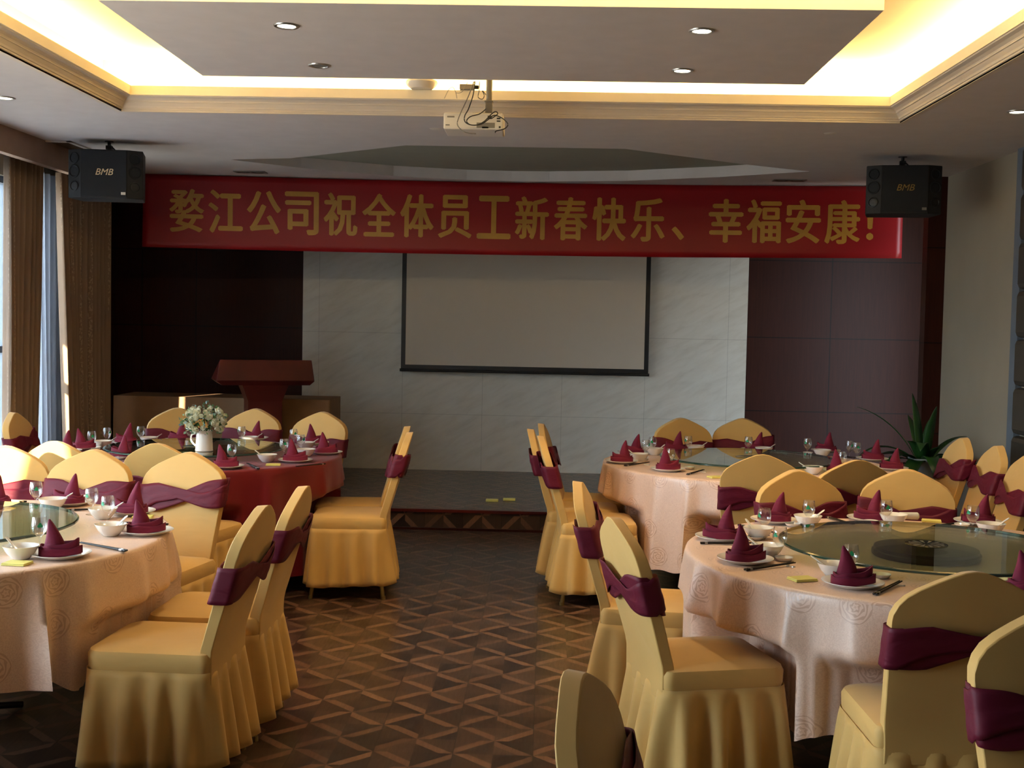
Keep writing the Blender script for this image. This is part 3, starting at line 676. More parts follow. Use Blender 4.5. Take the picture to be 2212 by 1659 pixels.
    # sash: two fabric bands crossing in the middle of front and back
    bm = bmesh.new(); hwx = .213; yy = .034; tilt = (0, .018, -.02, .008)[var % 4]; kx = (0, .03, -.04, .02)[var % 4]
    for band in (1, -1):
        def sf(u, v, band=band):
            a = 2*PI*u; c, s_ = math.cos(a), math.sin(a); e = .25
            x = hwx*math.copysign(abs(c)**e, c); y = yy*math.copysign(abs(s_)**e, s_)
            s = x/hwx; sg = 1 if y > 0 else -1; sn = (x-kx)/(hwx)
            kk = min(1, abs(sn)); zc = (.745, .735, .75, .712)[var % 4]+tilt*s+.024*band*sg*math.sin(PI*max(-1, min(1, sn))); wid = .020+.042*kk**1.3
            z = zc+wid*(v-.5)*2+.0*band; off = .004+(.0045 if band > 0 else .0)+.0016*math.sin(v*PI*4+sn*5)*(1-kk*.6)+.003*(1-kk)
            th = Vector((c, s_)).normalized()
            return Vector((x*(1.0)+th.x*off, y+th.y*off*1.6+back_y(z), z))
        sheet(bm, sf, 96, 8, True)
    o = fin('sash', bm, 'burgundy', root, smooth=True, sharp=130); solid(o, .0025)
    return root
protos = [chair_mesh(i) for i in range(4)]
used = [False]*4
TB = {'T1': Vector((1.45, 4.6, 0)), 'T2': Vector((1.27, 7.58, 0)), 'T3': Vector((-2.35, 4.56, 0)), 'T4': Vector((-2.16, 7.46, 0)), 'T5': Vector((1.45, 1.5, 0))}
GR = {'T1': 'chairs round the emblem-turntable table', 'T2': 'chairs round the table by the plant', 'T3': 'chairs round the sunlit peach table', 'T4': 'chairs round the maroon table', 'T5': 'chairs of the table just outside the view'}
CH = [  # table, pixel of the top of the back, variant, heading override (deg), label
 ('T1', 1722, 1017, 0, None, 'gold chair with burgundy sash, stage side of the emblem-turntable table, nearer the aisle'),
 ('T1', 1960, 1016, 1, None, 'gold chair with burgundy sash, stage side of the emblem-turntable table, nearer padded wall'),
 ('T1', 1328, 1120, 3, 14, 'gold chair seen side-on, whole pleated skirt showing, at the emblem-turntable table aisle edge'),
 ('T1', 1248, 1042, 2, -6, 'gold chair edge-on behind the side-on chair, aisle edge of emblem-turntable table'),
 ('T1', 2105, 1237, 1, 91, 'large gold chair seen squarely from behind at the emblem-turntable table'),
 ('T2', 2226, 984, 3, 177, 'gold chair cut by picture edge in front of the padded wall'),
 ('T2', 2158, 964, 0, 177, 'middle gold chair of the three in front of the padded wall'),
 ('T2', 2083, 947, 2, None, 'gold chair next to the grey plant jar by the beige wall'),
 ('T2', 1648, 983, 3, None, 'wrinkled gold chair seen from behind at the plant-side table, nearer the aisle'),
 ('T2', 1853, 995, 0, None, 'gold chair seen from behind at the plant-side table, farther from the aisle'),
 ('T2', 1472, 904, 1, None, 'gold chair before the marble wall, stage side of the plant-side table'),
 ('T2', 1605, 905, 2, None, 'gold chair before the wood and marble joint, stage side of plant-side table'),
 ('T2', 1146, 928, 0, 0, 'edge-on gold chair on the aisle by the stage step, middle of three'),
 ('T2', 1169, 916, 1, -3, 'edge-on gold chair on the aisle by the stage step, closest to the stage'),
 ('T2', 1168, 943, 2, 3, 'edge-on gold chair on the aisle by the stage step, farthest from the stage of three'),
 ('T3', 10, 965, 1, None, 'gold chair with sun on its back, cut by the picture edge'),
 ('T3', 203, 973, 0, None, 'gold chair facing camera in the middle of the sunlit table stage side'),
 ('T3', 408, 979, 2, 258, 'gold chair whose seat shows, between sunlit peach table and maroon table'),
 ('T3', 568, 1094, 3, 177, 'gold chair side-on at the sunlit peach table with its full pleated skirt in view'),
 ('T3', 655, 1052, 0, 179, 'gold chair side-on at the sunlit peach table, one place closer to the stage'),
 ('T4', 120, 954, 1, None, 'gold chair seen from behind at the maroon table, with a sunlit shoulder'),
 ('T4', 340, 959, 3, 76, 'gold chair seen from behind at the maroon table, in front of the vase'),
 ('T4', 28, 892, 2, 3, 'gold chair before the sheer curtain at the maroon table window side'),
 ('T4', 400, 889, 0, None, 'gold chair half hidden behind the white flowers at the maroon table'),
 ('T4', 552, 884, 0, 258, 'gold chair facing camera directly in front of the podium column'),
 ('T4', 697, 891, 3, 252, 'gold chair facing camera in front of the draped table end and marble'),
 ('T4', 880, 922, 1, 186, 'edge-on gold chair at the maroon table aisle side, closer to the stage'),
 ('T4', 885, 935, 2, 184, 'edge-on gold chair at the maroon table aisle side, farther from the stage'),
 ('T5', 1240, 1458, 1, -12, 'gold chair back rising alone from the picture bottom at the aisle'),
 ('T5', 2275, 1322, 3, -85, 'piped gold chair back cut by picture edge, in front of the large rear-view chair'),
]
SEATS = []
def place_chair(tb, pos, var, hd, label, behind=True):
    c = TB[tb]
    if hd is None: d = (c-pos); hd_ = math.atan2(d.y, d.x)
    else: hd_ = math.radians(hd)
    if not used[var]: r = protos[var]; used[var] = True
    else: r = copy_tree(protos[var])
    f = Vector((math.cos(hd_), math.sin(hd_), 0)); SEATS.append(((pos+f*.337) if behind else pos.copy(), f.copy())); r.location = (pos+f*.337) if behind else pos; r.location.z = 0
    r.rotation_euler = (0, 0, hd_-PI/2); tag(r, label, 'chair', GR[tb]); return r
for tb, x, y, var, hd, lb in CH:
    p = onz(x, y, .943); p.z = 0
    if lb.startswith('gold chair half hidden'): p = Vector((-2.62, 8.60, 0))
    place_chair(tb, p, var, hd, lb)
place_chair('T3', Vector((-1.86, 3.42, 0)), 2, None, 'gold chair of which only a skirt edge shows in the bottom picture corner', False)
# ------------------------------------------------------------------ round tables with cloths and glass turntables
def push_limit(c, th):
    # distance from the table centre at which a pushed-in chair stops the cloth in this direction
    d = Vector((math.cos(th), math.sin(th), 0)); best = 9
    for p, f in SEATS:
        if (p-c).length > 1.7: continue
        s = Vector((f.y, -f.x, 0))
        for k in range(40):
            r = .45+k*.015; q = Vector((c.x, c.y, 0))+d*r-Vector((p.x, p.y, 0))
            if abs(q.dot(s)) < .255 and -.25 < q.dot(f) < .262:
                best = min(best, r-.012); break
    return best
def cloth(c, mat, hem, seed, label, cat='tablecloth', drop=None):
    rnd = random.Random(seed); R0 = .895; K = {5: 21, 9: 30, 14: 25}.get(seed, 16); ph = [rnd.uniform(-.5, .5) for _ in range(K+1)]; ph[-1] = ph[0]; am = [rnd.uniform(.25, 1.3) for _ in range(K+1)]; am[-1] = am[0]; hz = [rnd.uniform(-.045, .045) for _ in range(K+1)]; hz[-1] = hz[0]
    NT_, NV = 352, 26
    lim = [push_limit(c, 2*PI*i/NT_) for i in range(NT_)]; lim = [min(9, min(lim[(i+k) % NT_]+abs(k)*.05 for k in range(-9, 10))) for i in range(NT_)]
    prof = [(r, .7515) for r in (.3, .6, .8, .87)]+[(.888, .7508), (.897, .747), (.900, .740)]
    ringsN = len(prof)+NV
    bm = bmesh.new(); uv = bm.loops.layers.uv.verify(); rings = []; uvr = []
    for k in range(ringsN):
        ring = []; us = []
        for i in range(NT_):
            th = 2*PI*i/NT_; s = i/NT_*K; j = int(s); f = s-j; f2 = f*f*(3-2*f); a_ = am[j]*(1-f2)+am[j+1]*f2; p_ = ph[j]*(1-f2)+ph[j+1]*f2; h_ = hz[j]*(1-f2)+hz[j+1]*f2
            if k < len(prof): r, z = prof[k]; ll = r
            else:
                t = (k-len(prof)+1)/NV; w = math.sin(2*PI*s*1.0+p_*3); w2 = (1-abs(w))**1.0*2-1 if False else w
                fold = a_*(1.25*(1-2*abs(math.sin(PI*s+p_*1.5))**.8)+.2*math.sin(4*PI*s+p_*5))
                tt = t**.75; r = .901+.030*tt+(.052 if K < 28 else .040)*fold*tt; z = .738-(.738-(hem+h_+.012*w))*t; ll = .9+(.74-z)
                if r > lim[i]: kk = min(1, max(0, (.57-z)/.08)); kk = kk*kk*(3-2*kk); r += (lim[i]-r)*kk
            ring.append(bm.verts.new((c.x+r*math.cos(th), c.y+r*math.sin(th), z))); us.append((ll*math.cos(th), ll*math.sin(th)) if k < 4 else None); 
        rings.append(ring)
    cen = bm.verts.new((c.x, c.y, .7515))
    def uvof(v, i):
        d = Vector((v.co.x-c.x, v.co.y-c.y)); 
        if v.co.z > .735: return (d.x, d.y)
        return (i/NT_*5.65, v.co.z)
    for i in range(NT_):
        j = (i+1) % NT_; f = bm.faces.new((cen, rings[0][i], rings[0][j]))
        for l in f.loops: l[uv].uv = uvof(l.vert, i)
        for a, b in zip(rings, rings[1:]):
            f = bm.faces.new((a[i], b[i], b[j], a[j])); side = min(v.co.z for v in f.verts) < .735
            for l, ii in zip(f.loops, (i, i, i+1, i+1)):
                l[uv].uv = (ii/NT_*5.65, l.vert.co.z) if side else uvof(l.vert, ii)
    o = fin('tablecloth', bm, mat, smooth=True, sharp=100); return tag(o, label, cat)
def round_table(k, mat, hem, seed, lcloth, ltable, lturn, emblem):
    c = TB[k]; t = empty('round_table', c); tag(t, ltable, 'table')
    bm = bmesh.new(); lathe(bm, [(0, .72), (.885, .72), (.89, .73), (.885, .748), (0, .748)], 64, cap=False); fin('tabletop', bm, 'table_wood', t, smooth=True, sharp=30)
    bm = bmesh.new(); lathe(bm, [(.05, .72), (.05, .05), (.09, .03)], 20); fin('pedestal', bm, 'black', t, smooth=True, sharp=40)
    for q in range(4):
        a = PI/4+q*PI/2; bm = bmesh.new(); tube(bm, [(math.cos(a)*.05, math.sin(a)*.05, .06), (math.cos(a)*.36, math.sin(a)*.36, .014)], .014, 10); fin('foot', bm, 'black', t, smooth=True)
    cloth(c, mat, hem, seed, lcloth)
    g = empty('turntable', (c.x, c.y, .7515)); tag(g, lturn, 'turntable')
    bm = bmesh.new(); lathe(bm, [(0, .034), (.540, .034), (.540, .046), (0, .046)], 96, cap=False); fin('glass_disc', bm, 'turntable_glass', g, smooth=True, sharp=30)
    bm = bmesh.new(); lathe(bm, [(.5402, .0338), (.546, .037), (.546, .043), (.5402, .0462)], 96, cap=False); fin('glass_edge', bm, 'glass_edge', g, smooth=True)
    bm = bmesh.new(); lathe(bm, [(0, .001), (.195, .001), (.198, .005), (.198, .018), (.19, .022), (.19, .033), (0, .033)], 64, cap=False); fin('swivel_base', bm, 'turn_base', g, smooth=True, sharp=30)
    bm = bmesh.new(); lathe(bm, [(0, .047), (.072, .047), (.078, .0475)], 48, cap=False); fin('rim_plate', bm, 'turn_plate', g, smooth=True)
    if emblem:
        bm = bmesh.new()
        for i in range(12):
            a = 2*PI*i/12; r0, r1, w = .014, .066, .10
            v = [bm.verts.new((math.cos(a+s)*r, math.sin(a+s)*r, .0482)) for r, s in ((r0, 0), (r1, -w), (r1, w))]; bm.faces.new(v)
        fin('star_emblem', bm, 'silver', g)
simple('glass_edge', srgb(34, 62, 52), .12, spec=.8, var=.05)
simple('turn_base', srgb(52, 56, 42), .4); simple('turn_plate', srgb(60, 78, 80), .15, .6)
round_table('T1', 'peach_cloth', .27, 5, 'peach rose-damask tablecloth on the table whose turntable shows a star emblem', 'round table hidden under peach cloth, emblem-turntable table near padded wall', 'green glass turntable with a silver star emblem at its centre', True)
round_table('T2', 'peach_cloth', .24, 9, 'peach damask tablecloth with pale bluish folds, on the table by the plant', 'round table hidden under peach cloth, closest to the potted plant', 'green glass turntable on the table by the potted plant', False)
round_table('T3', 'peach_cloth', .32, 14, 'peach damask tablecloth hanging in warm orange folds on the sunlit table', 'round table hidden under the orange-lit peach cloth, window side', 'pale blue reflecting glass turntable on the sunlit peach table', False)
round_table('T4', 'maroon_cloth', .12, 21, 'plain dark maroon tablecloth on the table with the flower vase', 'round table hidden under the maroon cloth', 'dark glass turntable carrying the white vase on the maroon table', False)
# ------------------------------------------------------------------ tableware prototypes
ZT = .7525
def proto_plate():
    bm = bmesh.new(); lathe(bm, [(0, .004), (.062, .004), (.072, .007), (.098, .017), (.102, .0175), (.102, .0155), (.074, .003), (.066, 0), (0, 0)], 40, cap=False)
    return fin('dinner_plate', bm, 'ceramic', smooth=True, sharp=60)
def proto_bowl():
    t = empty('soup_bowl', (0, 0, 0)); bm = bmesh.new(); lathe(bm, [(0, .008), (.028, .010), (.044, .024), (.058, .046), (.0605, .046), (.048, .022), (.032, .004), (.028, 0), (0, 0)], 36, cap=False); fin('bowl_body', bm, 'ceramic', t, smooth=True, sharp=60); return t
def proto_spoon():
    bm = bmesh.new(); rings = []
    for t, w, z, th in ((0, .002, .013, .002), (.01, .014, .009, .003), (.028, .019, .006, .003), (.044, .014, .011, .003), (.052, .007, .019, .003), (.08, .0055, .036, .003), (.105, .0065, .052, .003), (.112, .003, .056, .002)):
        rings.append([(t-.03, w*c, z+(th*s)+(.006*abs(c) if t < .045 else .002*abs(c))) for c, s in ((1, 0), (.7, .5), (0, .3), (-.7, .5), (-1, 0), (-.7, -1), (0, -1.2), (.7, -1))])
    loft(bm, rings); return fin('soup_spoon', bm, 'ceramic', smooth=True, sharp=70)
def proto_dish():
    bm = bmesh.new(); lathe(bm, [(0, .004), (.022, .004), (.032, .014), (.034, .014), (.025, .001), (.02, 0), (0, 0)], 28, cap=False); return fin('sauce_dish', bm, 'ceramic', smooth=True, sharp=60)
def proto_glass():
    t = empty('goblet', (0, 0, 0)); bm = bmesh.new()
    lathe(bm, [(0, .002), (.024, .0005), (.025, .002), (.008, .0045), (.0042, .012), (.0038, .030), (.005, .038), (.014, .046), (.024, .060), (.0275, .074), (.0268, .092), (.0235, .112), (.0225, .1125), (.0225, .111), (.0255, .092), (.0262, .074), (.0228, .061), (.012, .048), (0, .0445)], 28, cap=False)
    fin('glass_body', bm, 'goblet_glass', t, smooth=True, sharp=60)
    bm = bmesh.new(); pts = []
    N = 16
    for i in range(N):
        a = 2*PI*i/N; r = .0085*(1+.22*math.cos(3*a)); u, z = r*math.cos(a+PI/2), .084+r*math.sin(a+PI/2)
        th = u/.0272; rr = .0281; pts.append(bm.verts.new((rr*math.sin(th), -rr*math.cos(th), z)))
    bm.faces.new(pts); fin('printed_emblem', bm, 'green_print', t); return t
def proto_chop():
    t = empty('chopsticks', (0, 0, 0))
    for s in (-1, 1):
        bm = bmesh.new(); tube(bm, [(-.12, s*.0045+.001, .0045), (-.1, s*.0045+.001, .005), (.115, s*.004, .010)], [.0042, .0042, .0024], 6); fin('stick', bm, 'chop', t, smooth=True)
        bm = bmesh.new(); tube(bm, [(-.103, s*.0045+.001, .005), (-.092, s*.0045+.001, .0052)], .0046, 6); fin('silver_band', bm, 'silver', t, smooth=True)
    return t
def proto_rest():
    bm = bmesh.new(); rings = []
    for x, h in ((-.018, .002), (-.016, .009), (-.008, .005), (0, .0045), (.008, .005), (.016, .009), (.018, .002)): rings.append([(-.0, .0)]*0 or [(x, .007, 0), (x, .006, h*.5), (x, -.006, h*.5), (x, -.007, 0)])
    loft(bm, rings); return fin('chopstick_rest', bm, 'ceramic', smooth=True, sharp=50)
def proto_packet():
    bm = bmesh.new(); box(bm, -.042, .042, -.032, .032, 0, .004); box(bm, -.040, .041, -.030, .031, .004, .0085); return fin('tissue_packet', bm, 'packet', bevel=.0015)
def proto_napkin(v):
    t = empty('folded_napkin', (0, 0, 0)); N = 28; rn = random.Random(v)
    # pointed hood rising at -x, rounded foot
    bm = bmesh.new(); rings = []
    H = .128+.008*rn.random(); lean = (.004, .016, .012)[v % 3]
    for k in range(13):
        s = k/12; z = H*s; w = (1-s)**.75; rx = .003+.040*w; ry = .003+.030*w; cx = -.022-lean*s**1.5+.006*math.sin(s*3)
        rings.append([(cx+rx*math.cos(a)*(1+.06*math.sin(2*a+s*5)), ry*math.sin(a)*(1+.05*math.sin(3*a-s*4))+.003*math.sin(s*6), z) for a in [2*PI*i/N for i in range(N)]])
    loft(bm, rings); 
    fin('hood', bm, 'napkin', t, smooth=True, sharp=60)
    # wrapped layers sweeping back into a tail at +x
    for lay, (ln, hh, gap, tip) in enumerate(((.085, .040, .003, .006), (.096, .030, .009, -.002))):
        bm = bmesh.new()
        def f(u, q, ln=ln, hh=hh, gap=gap, tip=tip):
            a = -PI*.93+2*PI*.93*u; c = math.cos(a)   # a=0 points to -x
            ax = -.022-(.041+gap)*math.cos(a) if abs(a) < PI/2 else -.022+(ln)*(-math.cos(a))
            wy = (.032+gap)*math.sin(a) if abs(a) < PI/2 else (.032+gap)*math.sin(a)*(1-.15*(-math.cos(a)))
            far = max(0, -math.cos(a)); z0 = .0+.010*far; z1 = hh+tip*far*2+.012*far**2+.003*math.sin(a*4+v)
            return Vector((ax, wy*(1-.1*q), z0+(z1-z0)*q))
        sheet(bm, f, 48, 4); o = fin('wrap', bm, 'napkin', t, smooth=True, sharp=100); solid(o, .0035)
    bm = bmesh.new(); loft(bm, [[(-.03, .024, .004), (-.03, -.024, .004), (.06, -.016, .010), (.06, .016, .010)], [(-.03, .026, .020), (-.03, -.026, .020), (.066, -.012, .026), (.066, .012, .026)]]); fin('inner_fold', bm, 'napkin', t, smooth=True)
    return t
PR = dict(plate=proto_plate(), bowl=proto_bowl(), spoon=proto_spoon(), dish=proto_dish(), glass=proto_glass(), chop=proto_chop(), rest=proto_rest(), packet=proto_packet(), nap0=proto_napkin(0), nap1=proto_napkin(1), nap2=proto_napkin(2))
fresh = {k: True for k in PR}
def put(kind, loc, rz, label, cat, group, rot=None):
    if fresh[kind]: o = PR[kind]; fresh[kind] = False
    else: o = copy_tree(PR[kind])
    o.location = loc; o.rotation_euler = rot or (0, 0, rz); tag(o, label, cat, group); return o
TN = {'T1': 'the emblem-turntable table', 'T2': 'the plant-side table', 'T3': 'the sunlit peach table', 'T4': 'the maroon table'}
# place settings: table, place phrase, dict of pixels; dir = way the napkin tail points (degrees)
SET = [
 ('T1', 'aisle edge, nearer the camera', dict(plate=(1610, 1209), nap=(10, 0), bowl=(1658, 1188), sp=150, glass=(1684, 1203), dish=(1693, 1211), chop=(1594, 1233, 1734, 1214), rest=(1708, 1224))),
 ('T1', 'aisle edge, nearer the stage', dict(plate=(1557, 1161), nap=(175, 2), bowl=(1638, 1150), sp=120, glass=(1650, 1157), dish=(1632, 1166), chop=(1505, 1173, 1654, 1174))),
 ('T1', 'stage-side chair nearer the aisle', dict(plate=(1672, 1124), nap=(185, 1), bowl=(1745, 1124), sp=20, glass=(1746, 1137), dish=(1712, 1137), chop=(1596, 1134, 1632, 1141))),
 ('T1', 'stage-side chair nearer the padded wall', dict(plate=(1880, 1121), nap=(180, 2), bowl=(1930, 1121), dish=(1881, 1131), glass=(1913, 1136), chop=(1794, 1119, 1837, 1131), rest=(1822, 1130), packet=(2012, 1127))),
 ('T1', 'padded-wall side', dict(plate=(2112, 1128), nap=(180, 1), bowl=(2140, 1141), sp=10, dish=(2078, 1138), glass=(2100, 1149), chop=(2022, 1136, 2063, 1130), rest=(2043, 1137))),
 ('T1', 'camera side, with packet', dict(plate=(1842, 1260), nap=(8, 1), bowl=(1803, 1229), sp=165, glass=(1865, 1238), dish=(1903, 1248), chop=(1879, 1289, 1957, 1251), rest=(1943, 1265), packet=(1733, 1253))),
 ('T1', 'half hidden behind the large rear-view chair', dict(plate=(2222, 1275), nap=(0, 2), glass=(2190, 1248), dish=(2160, 1258))),
 ('T2', 'aisle corner', dict(plate=(1343, 997), nap=(200, 0), bowl=(1381, 988), sp=150, glass=(1394, 988), dish=(1389, 996), chop=(1333, 1008, 1419, 997), rest=(1397, 1004))),
 ('T2', 'aisle side just beyond the corner one', dict(plate=(1367, 978), nap=(180, 1), bowl=(1414, 976), sp=30, glass=(1409, 981))),
 ('T2', 'camera side nearest the aisle', dict(plate=(1443, 1014), nap=(5, 0), dish=(1489, 1013), glass=(1482, 1008), chop=(1472, 1028, 1533, 1012), rest=(1519, 1020), packet=(1546, 1032))),
 ('T2', 'stage-side chair before marble', dict(plate=(1458, 973), nap=(182, 2), bowl=(1503, 970), sp=15, glass=(1486, 978))),
 ('T2', 'stage-side chair before dark wood', dict(plate=(1632, 972), nap=(182, 1), bowl=(1650, 974), sp=12, glass=(1616, 979))),
 ('T2', 'stage side beyond the last chair', dict(plate=(1784, 974), nap=(180, 0), bowl=(1776, 979), glass=(1744, 983), dish=(1745, 981), chop=(1812, 985, 1845, 988))),
 ('T2', 'plant side, farther from the camera', dict(plate=(1885, 992), nap=(185, 2), dish=(1862, 991), glass=(1835, 989))),
 ('T2', 'plant side, nearer the camera', dict(plate=(1925, 1012), nap=(190, 1), glass=(1850, 993))),
 ('T2', 'camera side behind the rear-view chairs', dict(plate=(1812, 1018), nap=(0, 0), bowl=(1756, 1016), sp=170, glass=(1769, 1013))),
 ('T3', 'beside the chair in mid stage side', dict(plate=(148, 1086), nap=(185, 2), bowl=(114, 1087), sp=20, glass=(78, 1096), chop=(146, 1102, 217, 1099))),
 ('T3', 'beside the chair whose seat shows', dict(plate=(283, 1106), nap=(185, 2), bowl=(222, 1108), sp=20, glass=(198, 1112), packet=(308, 1118))),
 ('T3', 'aisle edge with rounded napkin', dict(plate=(317, 1148), nap=(15, 1), bowl=(239, 1143), sp=60, glass=(233, 1131), chop=(374, 1133, 224, 1128))),
 ('T3', 'camera side nearest the window', dict(plate=(132, 1198), nap=(5, 1), bowl=(45, 1191), sp=150, glass=(66, 1180), chop=(275, 1190, 169, 1172), packet=(37, 1219))),
 ('T3', 'stage-side edge at the picture border', dict(plate=(-12, 1090), nap=(180, 0), chop=(55, 1083, 3, 1089))),
 ('T4', 'window side, nearest the camera', dict(plate=(140, 975), nap=(180, 0))),
 ('T4', 'window side, middle', dict(plate=(182, 968), nap=(0, 1), glass=(198, 970), dish=(206, 973), bowl=(222, 960), sp=15)),
 ('T4', 'window side, nearest the stage', dict(plate=(272, 956), nap=(180, 2), glass=(231, 961))),
 ('T4', 'in front of the draped table', dict(bowl=(322, 952), sp=15, glass=(304, 957), plate=(387, 951), nap=(180, 0))),
 ('T4', 'directly behind the vase', dict(glass=(409, 955), bowl=(430, 955))),
 ('T4', 'behind the rear-view chairs near the vase', dict(plate=(262, 986), nap=(170, 0), dish=(260, 992))),
 ('T4', 'in front of the podium', dict(plate=(548, 947), nap=(178, 1), bowl=(540, 951), sp=12, glass=(522, 957))),
 ('T4', 'stage side nearest the aisle', dict(plate=(678, 957), nap=(5, 0), bowl=(661, 963), sp=20, glass=(634, 963))),
 ('T4', 'aisle edge', dict(plate=(705, 978), nap=(5, 0), bowl=(661, 978), glass=(650, 977))),
 ('T4', 'camera side toward the aisle', dict(plate=(638, 995), nap=(5, 0), bowl=(577, 990), sp=165, glass=(582, 986), packet=(590, 1005), chop=(700, 1002, 640, 1008))),
 ('T4', 'camera side beside the vase', dict(plate=(488, 1008), nap=(0, 1), glass=(468, 992), chop=(560, 1013, 532, 1000))),
]
for tb, ph, d in SET:
    where = ', %s, %s' % (TN[tb], ph)
    G = lambda s: s+' on '+TN[tb]
    if 'plate' in d:
        p = onz(*d['plate'], ZT+.008); p.z = ZT; put('plate', p, 0, 'white dinner plate'+where, 'plate', G('dinner plates'))
        if 'nap' in d:
            az, v = d['nap']; q = p+Vector((0, -.005, .0045)); put('nap%d' % v, q, math.radians(az+random.uniform(-6, 6)), 'burgundy hat-folded napkin'+where, 'napkin', G('folded napkins'))
    if 'bowl' in d:
        p = onz(d['bowl'][0], d['bowl'][1]-3, ZT+.03); p.z = ZT; put('bowl', p, 0, 'white soup bowl'+where, 'bowl', G('soup bowls'))
        if 'sp' in d: put('spoon', p+Vector((0, 0, .010)), math.radians(d['sp']), 'white china spoon in bowl'+where, 'spoon', G('china spoons'))
    if 'dish' in d: put('dish', onz(*d['dish'], ZT), 0, 'tiny white sauce dish'+where, 'dish', G('sauce dishes'))
    if 'glass' in d:
        p = onz(*d['glass'], ZT); c = TB[tb]
        if (Vector((p.x, p.y))-Vector((c.x, c.y))).length < .545+.026: p = onz(*d['glass'], .7985)
        if (Vector((p.x, p.y))-Vector((c.x, c.y))).length >= .545-.02:
            p = onz(*d['glass'], ZT) ; dd = Vector((p.x-c.x, p.y-c.y)); 
            if dd.length < .575: dd = dd.normalized()*.575; p.x, p.y = c.x+dd.x, c.y+dd.y
            p.z = ZT
        put('glass', p, random.uniform(-1.2, 1.2), 'stemmed goblet with green print'+where, 'glass', G('goblets'))
    if 'chop' in d:
        a = onz(d['chop'][0], d['chop'][1], ZT+.004); b = onz(d['chop'][2], d['chop'][3], ZT+.008); dv = b-a; r = math.atan2(dv.y, dv.x)
        mid = (a+b)/2 if dv.length > .17 else a+dv.normalized()*.12
        mid.z = ZT; put('chop', mid, r, 'pair of black chopsticks'+where, 'chopsticks', G('chopsticks'))
    if 'rest' in d: 
        p = onz(*d['rest'], ZT); put('rest', p, r+PI/2 if 'chop' in d else 0, 'white chopstick rest'+where, 'chopstick rest', G('chopstick rests'))
    if 'packet' in d: put('packet', onz(*d['packet'], ZT), random.uniform(-.3, .5), 'yellow paper tissue packet'+where, 'packet', G('tissue packets'))
# rolled white towel in a dish by the padded-wall chair
def towel(px, lb):
    p = onz(px[0], px[1], ZT); bm = bmesh.new(); tube(bm, [(-.045, 0, .016), (-.04, 0, .016), (.04, 0, .016), (.046, 0, .016)], [.012, .016, .017, .012], 12); 
    tag(fin('rolled_towel', bm, 'ceramic', loc=p, smooth=True), lb, 'towel')
towel((1962, 1122), 'rolled white hand towel beside the bowl, stage side of the emblem-turntable table')
towel((172, 1084), 'rolled white hand towel by a napkin on the sunlit peach table')
# ------------------------------------------------------------------ vase with flowers
vp = onz(441, 974, .7985)
VS = empty('vase', vp); tag(VS, 'white ribbed ceramic jug used as a vase on maroon table', 'vase')
prof = [(.0, 0), (.050, 0), (.053, .004)]
for i in range(9): prof += [(.0525-.0006*i, .008+.011*i), (.0505-.0006*i, .0135+.011*i)]
prof += [(.046, .108), (.048, .118), (.052, .124), (.049, .124), (.043, .110), (.043, .02)]
bm = bmesh.new(); lathe(bm, prof, 36, cap=False); fin('jug_body', bm, 'ceramic', VS, smooth=True, sharp=70)
bm = bmesh.new(); tube(bm, spline([(-.048, 0, .105), (-.075, .0, .095), (-.078, .0, .06), (-.052, .0, .03)], 6), .005, 8); fin('handle', bm, 'ceramic', VS, smooth=True)
BQ = empty('flower_bouquet', vp+Vector((0, 0, .06))); tag(BQ, 'round bouquet of cream ranunculus and blue-green leaves in white jug', 'flowers')
rnd = random.Random(12)
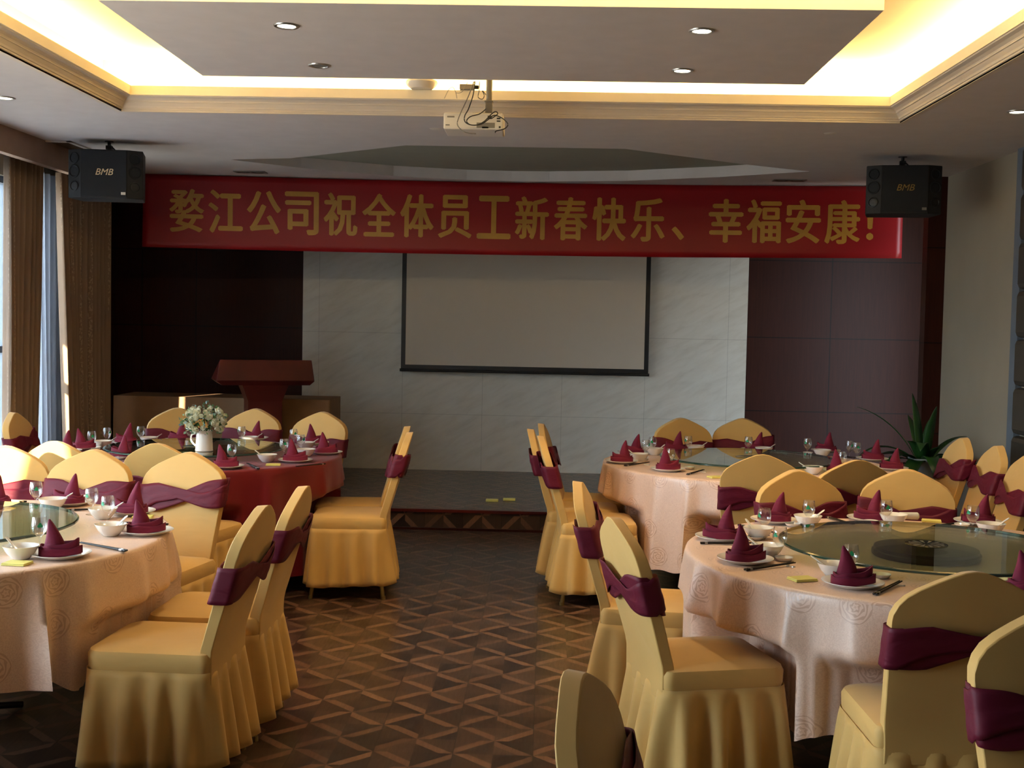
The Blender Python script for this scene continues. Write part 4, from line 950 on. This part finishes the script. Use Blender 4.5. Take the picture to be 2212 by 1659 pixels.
def rose(bm, c, d, r):
    d = d.normalized(); q = d.to_track_quat('Z', 'Y')
    for k, (rr, zz) in enumerate(((1, 0), (.82, .22), (.62, .36), (.42, .44), (.24, .48))):
        n = 7
        for i in range(n):
            a0 = 2*PI*(i+.35*k)/n; a1 = a0+2*PI*1.25/n
            P = [(rr*.55, a0, -.25), (rr*.55, a1, -.25), (rr*1.0, a1, .05), (rr*.93, (a0+a1)/2, .48), (rr*1.0, a0, .05)]
            bm.faces.new([bm.verts.new(c+q@Vector((r*x*math.cos(a), r*x*math.sin(a), r*(zz+z)))) for x, a, z in P])
    for za, zb, ra, rb in ((-.5, -.2, .05, .6), (-.2, .15, .6, .72), (.15, .42, .72, .4), (.42, .5, .4, .02)):
        n = 10
        for i in range(n):
            a0, a1 = 2*PI*i/n, 2*PI*(i+1)/n
            bm.faces.new([bm.verts.new(c+q@Vector((r*x*math.cos(a), r*x*math.sin(a), r*z))) for x, a, z in ((ra, a0, za), (ra, a1, za), (rb, a1, zb), (rb, a0, zb))])
C0 = Vector((.005, 0, .115))
heads = []
for i in range(34):
    for _ in range(40):
        d = Vector((rnd.gauss(0, 1), rnd.gauss(-.5, .8), rnd.gauss(.25, .8))).normalized()
        if d.z < -.55: continue
        p = C0+Vector((d.x*.115, d.y*.10, d.z*.085)); r = rnd.choice((.020, .024, .028, .016))
        if all((p-h).length > .030 for h, _ in heads): heads.append((p, r)); break
for p, r in heads:
    bm = bmesh.new(); rose(bm, p, p-C0, r); fin('blossom', bm, 'petal', BQ, smooth=True)
for nm, mt, N, R_ in (('leaf_spray', 'leaf_light', 110, 1.05), ('eucalyptus_spray', 'leaf_blue', 70, 1.15), ('dark_leaves', 'leaf', 190, .82)):
    bm = bmesh.new()
    for i in range(N):
        d = Vector((rnd.gauss(0, 1), rnd.gauss(-.2, 1), rnd.gauss(.1, .9))).normalized()
        if d.z < -.75: continue
        if mt == 'leaf_blue' and d.x > .3 and rnd.random() < .7: continue
        p = C0+Vector((d.x*.125*R_, d.y*.105*R_, d.z*.095*R_))*rnd.uniform(.8, 1.05); q = Vector((rnd.gauss(0, 1), rnd.gauss(0, 1), rnd.gauss(0, 1))).normalized()
        s = d.cross(q).normalized(); l = rnd.uniform(.012, .026); w = l*.4; f = (d*.6+q*.6).normalized()
        bm.faces.new([bm.verts.new(v) for v in (p, p+f*l*.5+s*w, p+f*l, p+f*l*.5-s*w)])
    tag(fin(nm, bm, mt, BQ), kind='stuff')
bm = bmesh.new()
for i in range(10):
    a = 2*PI*i/10; tube(bm, [(.01*math.cos(a), .01*math.sin(a), -.045), (.02*math.cos(a), .02*math.sin(a), .05), (.06*math.cos(a), .06*math.sin(a), .11)], .002, 5)
fin('stems', bm, 'leaf', BQ)
